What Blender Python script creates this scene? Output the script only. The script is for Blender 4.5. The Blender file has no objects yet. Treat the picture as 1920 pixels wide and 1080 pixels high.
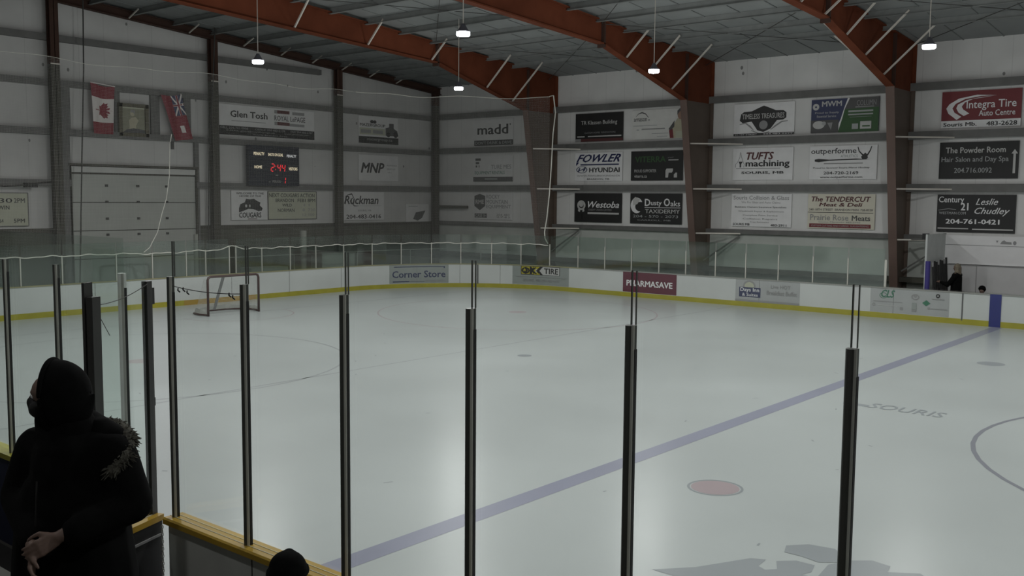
import bpy, bmesh, math, random
import numpy as np
from mathutils import Vector, Matrix
random.seed(7)
S = bpy.context.scene
COL = S.collection
PI = math.pi

# ------------------------------------------------------------------ camera, world, lights, exposure
YAW, PITCH, ROLL = -0.6966, -0.0914, 0.0082
CAM = Vector((30.313, -31.591, 3.724))
def cam_axes():
    cy, sy, cp, sp = math.cos(YAW), math.sin(YAW), math.cos(PITCH), math.sin(PITCH)
    f = Vector((sy*cp, cy*cp, sp)); r = Vector((cy, -sy, 0)); u = r.cross(f)
    cr, sr = math.cos(ROLL), math.sin(ROLL)
    return r*cr+u*sr, u*cr-r*sr, f
CR, CU, CF = cam_axes()
cd = bpy.data.cameras.new('camera'); cam = bpy.data.objects.new('camera', cd); COL.objects.link(cam)
cd.sensor_width = 36; cd.lens = 36*1839.9/1920; cd.clip_start = .05; cd.clip_end = 300
M = Matrix.Identity(4)
for i in range(3):
    M[i][0], M[i][1], M[i][2], M[i][3] = CR[i], CU[i], -CF[i], CAM[i]
cam.matrix_world = M; S.camera = cam
w = bpy.data.worlds.new('world'); S.world = w; w.use_nodes = True
w.node_tree.nodes['Background'].inputs[0].default_value = (.5, .55, .6, 1)
w.node_tree.nodes['Background'].inputs[1].default_value = .02
S.view_settings.view_transform = 'Standard'; S.view_settings.look = 'None'
S.view_settings.exposure = -0.72; S.view_settings.gamma = 1.0; S.view_settings.use_curve_mapping = False
LAMP_POS = [(x, y) for y in (-6.6, -14.8, -22.9) for x in (6.95, 14.75, 22.5, 30.3)]+[(22.5, -31.0), (30.3, -31.0)]  # the last pair, over the stands, is added as weak fill light
LAMP_POWER = 235.0; GLOW = .62
for (x, y) in LAMP_POS:
    k_ = .2 if y < -30 else 1.
    ld = bpy.data.lights.new('lamp_light', 'AREA'); ld.shape = 'DISK'; ld.size = .34; ld.energy = LAMP_POWER*k_
    ld.color = (1.0, 1.0, .985); ld.spread = math.radians(165)
    lo = bpy.data.objects.new('lamp_light', ld); COL.objects.link(lo); lo.location = (x, y, 7.385)
    pd = bpy.data.lights.new('lamp_glow', 'POINT'); pd.energy = LAMP_POWER*GLOW*k_; pd.shadow_soft_size = .12; pd.color = ld.color
    po = bpy.data.objects.new('lamp_glow', pd); COL.objects.link(po); po.location = (x, y, 7.27)

# ------------------------------------------------------------------ materials
def lin(c):
    return tuple(((v/255)/12.92 if v/255 <= .04045 else ((v/255+.055)/1.055)**2.4) for v in c)
MATS = {}
def mat(name, col, rough=.6, metal=0., noise=.06, scale=3., bump=0., emit=None, estr=0., spec=.5, bscale=None):
    if name in MATS: return MATS[name]
    m = bpy.data.materials.new(name); m.use_nodes = True; nt = m.node_tree; N = nt.nodes; L = nt.links
    b = N['Principled BSDF']; b.inputs['Roughness'].default_value = rough; b.inputs['Metallic'].default_value = metal
    b.inputs['Specular IOR Level'].default_value = spec
    tc = N.new('ShaderNodeTexCoord')
    nz = N.new('ShaderNodeTexNoise'); nz.inputs['Scale'].default_value = scale; nz.inputs['Detail'].default_value = 4
    L.new(tc.outputs['Object'], nz.inputs['Vector'])
    mr = N.new('ShaderNodeMapRange'); mr.inputs[1].default_value = .3; mr.inputs[2].default_value = .7
    mr.inputs[3].default_value = 1-noise; mr.inputs[4].default_value = 1+noise
    L.new(nz.outputs[0], mr.inputs[0])
    mx = N.new('ShaderNodeVectorMath'); mx.operation = 'SCALE'; mx.inputs[0].default_value = col
    L.new(mr.outputs[0], mx.inputs['Scale']); L.new(mx.outputs[0], b.inputs['Base Color'])
    if bump:
        bp = N.new('ShaderNodeBump'); bp.inputs['Strength'].default_value = bump
        n2 = N.new('ShaderNodeTexNoise'); n2.inputs['Scale'].default_value = bscale or scale*8
        L.new(tc.outputs['Object'], n2.inputs['Vector']); L.new(n2.outputs[0], bp.inputs['Height']); L.new(bp.outputs[0], b.inputs['Normal'])
    if emit:
        b.inputs['Emission Color'].default_value = (*emit, 1); b.inputs['Emission Strength'].default_value = estr
    m['base'] = 1; MATS[name] = m; return m

def wall_mat(name, col, axis, seam=.92, spots=True, zmin=5.):
    """insulated vinyl liner: vertical seams, a few small tears and dirt high on the wall"""
    m = mat(name, col, .55, 0, .07, .7, bump=.15, bscale=1.6); nt = m.node_tree; N = nt.nodes; L = nt.links
    b = N['Principled BSDF']; src = b.inputs['Base Color'].links[0].from_socket
    tc = N.new('ShaderNodeTexCoord'); sp = N.new('ShaderNodeSeparateXYZ'); L.new(tc.outputs['Object'], sp.inputs[0])
    d = N.new('ShaderNodeMath'); d.operation = 'DIVIDE'; L.new(sp.outputs[axis], d.inputs[0]); d.inputs[1].default_value = seam
    fr = N.new('ShaderNodeMath'); fr.operation = 'FRACT'; L.new(d.outputs[0], fr.inputs[0])
    lt = N.new('ShaderNodeMath'); lt.operation = 'LESS_THAN'; L.new(fr.outputs[0], lt.inputs[0]); lt.inputs[1].default_value = .025
    mx = N.new('ShaderNodeMix'); mx.data_type = 'RGBA'; L.new(src, mx.inputs['A'])
    mx.inputs['B'].default_value = (*[c*.72 for c in col], 1)
    ml = N.new('ShaderNodeMath'); ml.operation = 'MULTIPLY'; ml.inputs[1].default_value = .45; L.new(lt.outputs[0], ml.inputs[0])
    L.new(ml.outputs[0], mx.inputs['Factor']); out = mx.outputs['Result']
    if spots:
        mp = N.new('ShaderNodeMapping'); L.new(tc.outputs['Object'], mp.inputs[0]); mp.inputs['Scale'].default_value = (0, 1., .7) if axis == 1 else (.8, 0, .6)
        vo = N.new('ShaderNodeTexVoronoi'); vo.inputs['Scale'].default_value = 1.75; L.new(mp.outputs[0], vo.inputs['Vector'])
        s = N.new('ShaderNodeMath'); s.operation = 'LESS_THAN'; L.new(vo.outputs['Distance'], s.inputs[0]); s.inputs[1].default_value = .078
        g = N.new('ShaderNodeMath'); g.operation = 'GREATER_THAN'; L.new(sp.outputs[2], g.inputs[0]); g.inputs[1].default_value = zmin
        mm = N.new('ShaderNodeMath'); mm.operation = 'MULTIPLY'; L.new(s.outputs[0], mm.inputs[0]); L.new(g.outputs[0], mm.inputs[1])
        m3 = N.new('ShaderNodeMath'); m3.operation = 'MULTIPLY'; L.new(mm.outputs[0], m3.inputs[0]); m3.inputs[1].default_value = .7
        mx2 = N.new('ShaderNodeMix'); mx2.data_type = 'RGBA'; L.new(out, mx2.inputs['A']); mx2.inputs['B'].default_value = (.05, .05, .045, 1)
        L.new(m3.outputs[0], mx2.inputs['Factor']); out = mx2.outputs['Result']
    L.new(out, b.inputs['Base Color']); return m

def glass_mat(name, tint, gl=.06, dif=0.):
    m = bpy.data.materials.new(name); m.use_nodes = True; nt = m.node_tree; N = nt.nodes; L = nt.links
    for n in list(N):
        if n.type != 'OUTPUT_MATERIAL': N.remove(n)
    o = [n for n in N if n.type == 'OUTPUT_MATERIAL'][0]
    t = N.new('ShaderNodeBsdfTransparent'); t.inputs[0].default_value = (*tint, 1)
    g = N.new('ShaderNodeBsdfGlossy'); g.inputs['Roughness'].default_value = .06; g.inputs[0].default_value = (1, 1, 1, 1)
    lw = N.new('ShaderNodeLayerWeight'); lw.inputs[0].default_value = .5      # Schlick, the same from both sides of the pane
    pw = N.new('ShaderNodeMath'); pw.operation = 'POWER'; pw.inputs[1].default_value = 5.; L.new(lw.outputs['Facing'], pw.inputs[0])
    sc = N.new('ShaderNodeMath'); sc.operation = 'MULTIPLY_ADD'; sc.inputs[1].default_value = .6; sc.inputs[2].default_value = gl; L.new(pw.outputs[0], sc.inputs[0])
    cl = N.new('ShaderNodeClamp'); L.new(sc.outputs[0], cl.inputs[0])
    mx = N.new('ShaderNodeMixShader'); L.new(cl.outputs[0], mx.inputs[0]); L.new(t.outputs[0], mx.inputs[1]); L.new(g.outputs[0], mx.inputs[2])
    last = mx
    if dif:
        nz = N.new('ShaderNodeTexNoise'); nz.inputs['Scale'].default_value = 1.3
        mu = N.new('ShaderNodeMath'); mu.operation = 'MULTIPLY'; mu.inputs[1].default_value = dif*2; L.new(nz.outputs[0], mu.inputs[0])
        df = N.new('ShaderNodeBsdfDiffuse'); df.inputs[0].default_value = (.55, .68, .62, 1)
        m2 = N.new('ShaderNodeMixShader'); L.new(mu.outputs[0], m2.inputs[0]); L.new(mx.outputs[0], m2.inputs[1]); L.new(df.outputs[0], m2.inputs[2]); last = m2
    L.new(last.outputs[0], o.inputs[0]); MATS[name] = m; return m

def net_mat(name, cell, strand, col):
    """woven net: see-through square cells by UV in metres"""
    m = bpy.data.materials.new(name); m.use_nodes = True; nt = m.node_tree; N = nt.nodes; L = nt.links
    b = N['Principled BSDF']; b.inputs['Base Color'].default_value = (*col, 1); b.inputs['Roughness'].default_value = .8
    uv = N.new('ShaderNodeUVMap'); sp = N.new('ShaderNodeSeparateXYZ'); L.new(uv.outputs[0], sp.inputs[0]); ou = []
    for i in (0, 1):
        d = N.new('ShaderNodeMath'); d.operation = 'DIVIDE'; d.inputs[1].default_value = cell; L.new(sp.outputs[i], d.inputs[0])
        f = N.new('ShaderNodeMath'); f.operation = 'FRACT'; L.new(d.outputs[0], f.inputs[0])
        l = N.new('ShaderNodeMath'); l.operation = 'LESS_THAN'; l.inputs[1].default_value = strand/cell; L.new(f.outputs[0], l.inputs[0]); ou.append(l)
    mxx = N.new('ShaderNodeMath'); mxx.operation = 'MAXIMUM'; L.new(ou[0].outputs[0], mxx.inputs[0]); L.new(ou[1].outputs[0], mxx.inputs[1])
    L.new(mxx.outputs[0], b.inputs['Alpha']); MATS[name] = m; return m

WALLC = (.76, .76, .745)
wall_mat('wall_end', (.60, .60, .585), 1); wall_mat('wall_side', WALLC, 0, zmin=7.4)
mat('plywood_dark', (0.111, 0.114, 0.091), .8, noise=.2, scale=1.2)
mat('wainscot', (0.540, 0.570, 0.532), .7, noise=.1, scale=1.)
mat('girt', (0.162, 0.162, 0.155), .6, noise=.12)
mat('ceiling', (.27, .285, .28), .7, noise=.12, scale=.5, bump=.3, bscale=1.2)
mat('purlin', (0.221, 0.234, 0.227), .6, noise=.1)
mat('rust_red', (.155, .045, .022), .9, spec=.15, noise=.18, scale=1.1)
mat('rust_dark', (.06, .03, .021), .9, noise=.2, scale=1.1)
mat('column_brown', (0.136, 0.102, 0.080), .6, noise=.1, scale=1.)
mat('column_flange', (.135, .088, .072), .6, noise=.1, scale=1.)
mat('column_dark', (0.077, 0.074, 0.059), .7, noise=.12, scale=1.)
mat('brace_metal', (0.715, 0.676, 0.611), .5, .2, noise=.05)
mat('concrete', (.10, .10, .09), .85, noise=.2, scale=1.5)
mat('rubber', (.03, .03, .03), .85)
mat('board_white', (0.648, 0.670, 0.659), .35, noise=.05, scale=.8)
mat('board_back', (.50, .51, .48), .6, noise=.08)
mat('board_navy', (.02, .025, .06), .6)
mat('seam', (.12, .12, .12), .7)
mat('yellow', (.50, .42, .05), .4, noise=.1, scale=1.5)
mat('kick_yellow', (.42, .38, .045), .4, noise=.08)
mat('cap_dull', (.36, .34, .20), .5, noise=.15, scale=.7)
mat('cap_grey', (.34, .34, .32), .5, noise=.08)
mat('near_yellow', (.46, .29, .035), .4, noise=.12, scale=2)
mat('blue_board', (.035, .045, .21), .4, noise=.1, scale=4)
mat('alu', (.50, .50, .46), .35, .75, noise=.05)
mat('post_highlight', (.50, .50, .45), .45, .3); mat('alu_dark', (.11, .115, .105), .4, .5, noise=.06)
mat('alu_light', (.86, .88, .84), .6, .0, noise=.05)
mat('alu_far', (.62, .62, .56), .5, .3, noise=.05)
mat('black', (.012, .012, .012), .6)
mat('near_black', (.02, .02, .02), .7, noise=.2)
mat('grey_plastic', (.3, .3, .3), .5)
mat('lamp_housing', (.10, .10, .12), .5)
mat('lamp_lens', (.9, .9, .95), .4, emit=(.86, .90, 1.0), estr=14.)
mat('rope', (0.780, 0.780, 0.702), .8)
mat('wire', (.06, .06, .055), .6)
mat('net_frame', (.085, .05, .048), .35, noise=.1)
mat('net_white', (.62, .62, .58), .7)
mat('door_panel', (0.455, 0.473, 0.438), .55, noise=.05, scale=1.)
mat('door_header', (0.595, 0.604, 0.578), .55, noise=.05)
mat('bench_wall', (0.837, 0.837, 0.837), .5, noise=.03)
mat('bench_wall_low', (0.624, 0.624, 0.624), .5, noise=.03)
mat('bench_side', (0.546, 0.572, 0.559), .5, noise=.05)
mat('pad_blue', (.045, .035, .20), .6)
mat('skin', (.19, .125, .098), .55, noise=.06, scale=12)
mat('hair_blonde', (.17, .145, .105), .7, noise=.3, scale=30)
mat('hair_dark', (.03, .02, .015), .7, noise=.3, scale=30)
mat('cloth_black', (.0055, .0058, .0058), .95, spec=.1, noise=.3, scale=14, bump=.3)
mat('hood_black', (.0055, .0058, .0058), .95, spec=.1, noise=.25, scale=18, bump=.3)
mat('parka', (.0055, .0058, .0058), .95, spec=.1, noise=.3, scale=9, bump=.4)
mat('jeans', (.02, .022, .03), .9, noise=.3, scale=20)
mat('fur', (.085, .082, .066), .95, noise=.45, scale=45, bump=1.)
mat('mask_black', (.006, .006, .006), .8)
mat('crate_grey', (0.338, 0.351, 0.312), .7)
glass_mat('glass_near', (.985, 1.0, .99), .05)
glass_mat('glass_gate', (.95, .985, .968), .07)
glass_mat('glass_far', (.84, .89, .865), .08, .022)
net_mat('net_protect', .045, .0016, (.7, .7, .66))
net_mat('net_goal', .05, .005, (.75, .75, .72))
# ice: white, wet-looking, faint blotches
mi = mat('ice', (.535, .57, .568), .28, noise=.05, scale=.35, bump=.02, bscale=3., spec=.16)
def paint(name, col): return mat(name, col, .33, noise=.05, scale=.6, spec=.16)
paint('ice_blue', (.33, .34, .43)); paint('ice_red', (.45, .37, .39)); paint('ice_faint', (.42, .44, .455)); paint('ice_grey', (.34, .365, .385))
paint('ice_circle', (0.272, 0.280, 0.320)); paint('ice_redfaint', (0.496, 0.440, 0.456))

# ------------------------------------------------------------------ mesh helpers
class MB:
    def __init__(s): s.v = []; s.f = []; s.m = []; s.uv = None; s.cm = 0
    def add(s, vs, fs):
        o = len(s.v); s.v += [tuple(v) for v in vs]; s.f += [tuple(i+o for i in f) for f in fs]; s.m += [s.cm]*len(fs); return s
    def box(s, x0, x1, y0, y1, z0, z1):
        x0, x1 = min(x0, x1), max(x0, x1); y0, y1 = min(y0, y1), max(y0, y1); z0, z1 = min(z0, z1), max(z0, z1)
        return s.add([(x, y, z) for x in (x0, x1) for y in (y0, y1) for z in (z0, z1)],
                     [(0, 1, 3, 2), (4, 6, 7, 5), (0, 4, 5, 1), (2, 3, 7, 6), (0, 2, 6, 4), (1, 5, 7, 3)])
    def bar(s, a, b, wd, th, up=(0, 0, 1)):
        a, b = Vector(a), Vector(b); d = (b-a).normalized(); u = Vector(up)
        if abs(d.dot(u)) > .98: u = Vector((1, 0, 0))
        r = d.cross(u).normalized()*wd/2; n = r.cross(d).normalized()*th/2
        vs = [p+i*r+j*n for p in (a, b) for i, j in ((-1, -1), (1, -1), (1, 1), (-1, 1))]
        return s.add(vs, [(0, 3, 2, 1), (4, 5, 6, 7), (0, 1, 5, 4), (1, 2, 6, 5), (2, 3, 7, 6), (3, 0, 4, 7)])
    def tube(s, pts, r, n=8, cap=True):
        pts = [Vector(p) for p in pts]; rs = r if isinstance(r, (list, tuple)) else [r]*len(pts)
        o = len(s.v); prev = None; vs = []
        for i, p in enumerate(pts):
            d = (pts[min(i+1, len(pts)-1)]-pts[max(i-1, 0)]).normalized()
            if prev is None:
                a = Vector((0, 0, 1)) if abs(d.z) < .9 else Vector((1, 0, 0)); u = d.cross(a).normalized()
            else: u = (prev-d*prev.dot(d)).normalized()
            prev = u; w_ = d.cross(u)
            vs += [p+(u*math.cos(2*PI*k/n)+w_*math.sin(2*PI*k/n))*rs[i] for k in range(n)]
        fs = []
        for i in range(len(pts)-1):
            for k in range(n):
                a = i*n+k; b = i*n+(k+1) % n; fs.append((a, b, b+n, a+n))
        if cap: fs.append(tuple(range(n))[::-1]); fs.append(tuple((len(pts)-1)*n+k for k in range(n)))
        return s.add(vs, fs)
    def prism(s, poly, axis, a, b):
        """poly = 2-D outline in the two other axes, extruded along axis from a to b"""
        n = len(poly); vs = []
        for c in (a, b):
            for (p, q) in poly: vs.append({'x': (c, p, q), 'y': (p, c, q), 'z': (p, q, c)}[axis])
        fs = [tuple(range(n)), tuple(range(n, 2*n))[::-1]]+[(i, i+n, (i+1) % n+n, (i+1) % n) for i in range(n)]
        return s.add(vs, fs)
    def lathe(s, prof, c, n=20):
        vs = []; m = len(prof)
        for k in range(n):
            a = 2*PI*k/n
            for (r, z) in prof: vs.append((c[0]+r*math.cos(a), c[1]+r*math.sin(a), c[2]+z))
        fs = [(k*m+i, k*m+i+1, ((k+1) % n)*m+i+1, ((k+1) % n)*m+i) for k in range(n) for i in range(m-1)]
        return s.add(vs, fs)
    def ball(s, c, r, n=12, rot=None):
        r = (r, r, r) if not isinstance(r, (tuple, list)) else r; vs = []; m = n//2
        for i in range(m+1):
            t = PI*i/m
            for k in range(n):
                a = 2*PI*k/n; v = Vector((r[0]*math.sin(t)*math.cos(a), r[1]*math.sin(t)*math.sin(a), r[2]*math.cos(t)))
                if rot: v = rot@v
                vs.append(v+Vector(c))
        fs = [(i*n+k, (i+1)*n+k, (i+1)*n+(k+1) % n, i*n+(k+1) % n) for i in range(m) for k in range(n)]
        return s.add(vs, fs)
    def cap(s, a, b, ra, rb, n=12):
        """tapered capsule"""
        a, b = Vector(a), Vector(b); s.tube([a, b], [ra, rb], n, True); s.ball(a, ra, n); s.ball(b, rb, n); return s
    def build(s, name, mats, parent=None, origin=None, smooth=False):
        me = bpy.data.meshes.new(name); org = Vector(origin or (0, 0, 0)); p = parent; po = Vector((0, 0, 0))
        while p is not None: po += p.location; p = p.parent
        off = po+(org if parent is None else Vector((0, 0, 0)))
        me.from_pydata([tuple(Vector(v)-off) for v in s.v], [], s.f)
        for mm in (mats if isinstance(mats, (list, tuple)) else [mats]): me.materials.append(MATS[mm] if isinstance(mm, str) else mm)
        if len(me.materials) > 1: me.polygons.foreach_set('material_index', s.m)
        if s.uv:
            ul = me.uv_layers.new(name='UVMap')
            for lp in me.loops: ul.data[lp.index].uv = s.uv[lp.vertex_index]
        bm = bmesh.new(); bm.from_mesh(me)
        if not s.uv: bmesh.ops.recalc_face_normals(bm, faces=bm.faces)
        bm.to_mesh(me); bm.free()
        if smooth: me.polygons.foreach_set('use_smooth', [True]*len(me.polygons))
        me.update(); ob = bpy.data.objects.new(name, me); COL.objects.link(ob)
        if parent is None: ob.location = org
        else: ob.parent = parent
        return ob

def tag(o, label=None, cat=None, group=None, kind=None):
    if label: o['label'] = label
    if cat: o['category'] = cat
    if group: o['group'] = group
    if kind: o['kind'] = kind
    return o
def thing(name, label, cat, loc, group=None):
    o = bpy.data.objects.new(name, None); COL.objects.link(o); o.location = loc; o.empty_display_size = .2
    return tag(o, label, cat, group)
def struct(o, label=None): o['kind'] = 'structure'; (label and tag(o, label)); return o

# ------------------------------------------------------------------ flat lettering and emblems
FONTC = {}
def text_mesh(txt, bold, shear):
    key = (txt, bold, shear)
    if key in FONTC: return FONTC[key]
    cu = bpy.data.curves.new('t', 'FONT'); cu.body = txt; cu.size = 1; cu.shear = shear
    cu.resolution_u = 2; cu.fill_mode = 'FRONT' if hasattr(cu, 'fill_mode') else cu.fill_mode
    ob = bpy.data.objects.new('t', cu); COL.objects.link(ob)
    dg = bpy.context.evaluated_depsgraph_get(); me = bpy.data.meshes.new_from_object(ob.evaluated_get(dg))
    vs = [(v.co.x, v.co.y, 0) for v in me.vertices]; fs = [tuple(p.vertices) for p in me.polygons]
    bpy.data.objects.remove(ob); bpy.data.curves.remove(cu); bpy.data.meshes.remove(me)
    if bold:   # heavier stroke: the same outline printed again slightly shifted
        v0, f0 = vs, fs; vs, fs = [], []
        for l_, (dx, dy) in enumerate(((-1, 0), (1, 0), (0, .7), (0, -.7))):
            o_ = len(vs); vs += [(x+dx*bold, y+dy*bold, l_*.0006) for x, y, _ in v0]; fs += [tuple(i+o_ for i in f) for f in f0]
    xs = [v[0] for v in vs]; ys = [v[1] for v in vs]; x0, x1, y0, y1 = min(xs), max(xs), min(ys), max(ys)
    out = ([((x-x0)/(x1-x0), 1-(y-y0)/(y1-y0), l_) for x, y, l_ in vs], fs); FONTC[key] = out; return out
# elements: fractions of the board, x to the right, y downwards
def T(t, x0, y0, x1, y1, c, bold=.012, shear=0., skew=0.): return ('t', t, x0, y0, x1, y1, c, bold, shear, skew)
def R(x0, y0, x1, y1, c): return ('r', x0, y0, x1, y1, c)
def P(pts, c): return ('p', pts, c)
def E(cx, cy, rx, ry, c, inner=0.): return ('e', cx, cy, rx, ry, c, inner)
def ST(pts, wd, c): return ('s', pts, wd, c)
INK = {'k': (.035, .035, .035), 'w': (.62, .62, .60), 'g': (.22, .22, .22), 'r': (.20, .035, .04), 'b': (.017, .022, .09), 'lg': (.40, .40, .39),
       'gr': (.045, .115, .04), 'dg': (.10, .10, .10), 'y': (.48, .42, .04), 'db': (.05, .06, .13), 'tan': (.35, .33, .24), 'mar': (.135, .03, .05),
       'rb': (.11, .035, .035), 'olive': (.36, .37, .29), 'pale': (.52, .52, .50), 'cream': (.50, .48, .40), 'fl': (.25, .03, .045), 'skin': (.35, .22, .16),
       'teal': (.05, .20, .12), 'mg': (.30, .31, .31), 'bk': (.02, .02, .02), 'panel': (.52, .52, .515), 'fw': (.55, .52, .50), 'gdb': (.22, .24, .23)}
for k, c in INK.items(): mat('ink_'+k, tuple(min(.86, q*1.45) for q in c) if min(c) > .2 else c, .55, noise=.04)
mat('ink_led', (.3, .01, .01), .5, emit=(1., .035, .05), estr=1.1)
mat('ink_lit', (.3, .28, .2), .5, emit=(1., .88, .62), estr=.85)
mat('ink_litw', (.3, .3, .3), .5, emit=(.9, .92, .92), estr=.6)
def letter(parent, fn, elems, W=1., H=1.):
    """fn(u, v, d) -> world point, d = height above the board; one child per colour and sort"""
    groups = {}; k = 0
    for e in elems:
        k += 1; d = .003+k*.001; kind = e[0]
        if kind == 't':
            _, t, x0, y0, x1, y1, c, bold, shear, skew = e; vs, fs = text_mesh(t, bold, shear)
            pts = [(x0+(x1-x0)*a, y0+(y1-y0)*b+skew*a, l_) for a, b, l_ in vs]; nm = 'lettering'
        elif kind == 'r':
            _, x0, y0, x1, y1, c = e; n = max(1, int(abs(x1-x0)*W/.25)); nm = 'printed_shape'
            pts = [(x0+(x1-x0)*i/n, y) for y in (y0, y1) for i in range(n+1)]; fs = [(i, i+1, n+2+i, n+1+i) for i in range(n)]
        elif kind == 'p': _, pts, c = e; fs = [tuple(range(len(pts)))]; nm = 'printed_shape'
        elif kind == 'e':
            _, cx, cy, rx, ry, c, inner = e; n = 24; nm = 'printed_shape'
            ring = [(math.cos(2*PI*i/n), math.sin(2*PI*i/n)) for i in range(n)]
            if inner:
                pts = [(cx+rx*a, cy+ry*b) for a, b in ring]+[(cx+rx*inner*a, cy+ry*inner*b) for a, b in ring]
                fs = [(i, (i+1) % n, n+(i+1) % n, n+i) for i in range(n)]
            else: pts = [(cx+rx*a, cy+ry*b) for a, b in ring]; fs = [tuple(range(n))]
        elif kind == 's':
            _, pl, wd, c = e; pts = []; fs = []; nm = 'printed_shape'
            for i, (a, b) in enumerate(pl):
                a0, b0 = pl[max(i-1, 0)]; a1, b1 = pl[min(i+1, len(pl)-1)]; dx, dy = (a1-a0)*W, (b1-b0)*H; l = math.hypot(dx, dy) or 1
                ww = wd[i] if isinstance(wd, (list, tuple)) else wd
                nx, ny = -dy/l*ww/2/W, dx/l*ww/2/H; pts += [(a+nx, b+ny), (a-nx, b-ny)]
            fs = [(2*i, 2*i+1, 2*i+3, 2*i+2) for i in range(len(pl)-1)]
        groups.setdefault((nm, c, k), MB()).add([fn(p_[0], p_[1], d+(p_[2] if len(p_) > 2 else 0)) for p_ in pts], fs)
    for (nm, c, k), mb in groups.items(): mb.build(nm, 'ink_'+c, parent)

def wall_sign(wall, u0, z1, W, H, bg, elems, label, name='advertising_sign', cat='sign', group=None, depth=.03, off=.06, rim=None):
    """a flat board hung on the side wall ('s', u = X) or the end wall ('e', u = Y)"""
    if wall == 's': fn = lambda a, b, d: Vector((u0+a*W, 3-off-d, z1-b*H))
    else: fn = lambda a, b, d: Vector((-3.5+off+d, u0+a*W, z1-b*H))
    c = fn(.5, 1, 0); m = MB(); p, q = fn(0, 0, 0), fn(1, 1, -depth)
    m.box(p.x, q.x, p.y, q.y, p.z, q.z); o = m.build(name, bg if bg in MATS else 'ink_'+bg, None, c); tag(o, label, cat, group)
    if rim:
        r = MB(); t = .025
        for a, b in (((0, 0), (1, 0)), ((0, 1), (1, 1)), ((0, 0), (0, 1)), ((1, 0), (1, 1))): r.bar(fn(*a, .004), fn(*b, .004), t, t, (0, -1, 0) if wall == 's' else (1, 0, 0))
        r.build('frame', rim, o)
    letter(o, fn, elems, W, H); return o

# ================================================================== SETTING
XE, XR, YS, YN = -3.5, 62., 3.0, -37.   # end walls, side walls
YRIDGE = -17.
def roof(y): return 9.02+((3-y) if y > YRIDGE else (y-YN))/12
slab = MB().box(XE-.3, XR+.3, YN-.3, YS+.3, -.3, -.03)
floor = struct(slab.build('floor', 'concrete'), 'dark concrete floor around the rink boards')
# rink outline
RC = 6.1; QL = RC*PI/2; YFAR, YNEAR, XEND = 0., -27.08, .5
def path(s, off=0.):
    """point on the ice-side face of the boards; off > 0 goes outwards, away from the ice"""
    if s < 0: return Vector((RC+XEND-s, YFAR+off, 0))
    if s < QL: t = s/RC; return Vector((XEND+RC-(RC+off)*math.sin(t), -RC+(RC+off)*math.cos(t), 0))
    s -= QL; LE = -YNEAR-2*RC
    if s < LE: return Vector((XEND-off, -RC-s, 0))
    s -= LE
    if s < QL: t = s/RC; return Vector((XEND+RC-(RC+off)*math.cos(t), YNEAR+RC-(RC+off)*math.sin(t), 0))
    s -= QL; return Vector((XEND+RC+s, YNEAR-off, 0))
STOT = QL*2+(-YNEAR-2*RC)
def srange(a, b, curved=.3, straight=2.4):
    out = [a]; s = a
    while s < b-1e-6:
        inc = (0 <= s < QL) or (STOT-QL <= s < STOT); nx = s+(curved if inc else straight)
        for e in (0, QL, STOT-QL, STOT):
            if s < e-1e-6 < nx: nx = min(nx, e)
        s = min(nx, b); out.append(s)
    return out
ice = MB(); pts = [path(s) for s in srange(-(60-6.6), STOT+53.4)]
ice.add([(p.x, p.y, 0) for p in pts]+[(p.x, p.y, -.03) for p in pts], [tuple(range(len(pts)))]+[(i, i+1, len(pts)+i+1, len(pts)+i) for i in range(len(pts)-1)])
iceo = struct(ice.build('floor_ice', 'ice'), 'white ice surface of the hockey rink'); iceo.name = 'floor.001'
def flat(name, pts, m, label=None, z=.0015):
    o = MB().add([(x, y, z) for x, y in pts], [tuple(range(len(pts)))]).build(name, m, iceo)
    if label: o['label'] = label
    return o
flat('blue_line', [(22.64, -27.05), (22.94, -27.05), (22.94, -.03), (22.64, -.03)], 'ice_blue', 'wide faded blue line painted across the ice')
flat('painted_line', [(14.25, -27.05), (14.30, -27.05), (14.30, -.03), (14.25, -.03)], 'ice_faint', 'thin faint line across the ice')
flat('goal_line', [(3.75, -26.4), (3.80, -26.4), (3.80, -.7), (3.75, -.7)], 'ice_faint')
flat('centre_line', [(30.33, -27.05), (30.63, -27.05), (30.63, -.03), (30.33, -.03)], 'ice_red')
def disc(name, x, y, r, m, label=None, inner=0, a0=0, a1=2*PI, z=.0015, n=56):
    mb = MB(); an = [a0+(a1-a0)*i/n for i in range(n+1)]
    if inner: mb.add([(x+q*math.cos(a), y+q*math.sin(a), z) for a in an for q in (inner, r)], [(2*i, 2*i+1, 2*i+3, 2*i+2) for i in range(n)])
    else: mb.add([(x+r*math.cos(a), y+r*math.sin(a), z) for a in an[:-1]], [tuple(range(n))])
    o = mb.build(name, m, iceo); (label and tag(o, label)); return o
YC = -13.54
disc('faceoff_dot', 24.36, -20.33, .31, 'ice_red', 'faded red face-off dot with a pale ring nearest the camera')
disc('faceoff_ring', 24.36, -20.33, .36, 'ice_grey', None, .325)
disc('faceoff_dot', 24.42, -7.27, .30, 'ice_grey', 'small dull face-off dot beyond the blue line')
disc('faceoff_dot', 15.75, -13.7, .17, 'ice_grey', 'tiny dark dot in the middle of the ice')
disc('faceoff_dot', 9.9, -6.9, .3, 'ice_redfaint'); disc('faceoff_dot', 9.9, -20.2, .3, 'ice_redfaint')
disc('faceoff_circle', 9.9, -6.9, 4.57, 'ice_redfaint', None, 4.52); disc('faceoff_circle', 9.9, -20.2, 4.57, 'ice_faint', None, 4.52)
disc('centre_circle', 30.68, YC-1.0, 4.60, 'ice_circle', 'thin dark centre circle line at the right edge', 4.53)
disc('goal_crease', 3.8, YC, 1.83, 'ice_redfaint', None, 1.78, -PI/2, PI/2)
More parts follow.
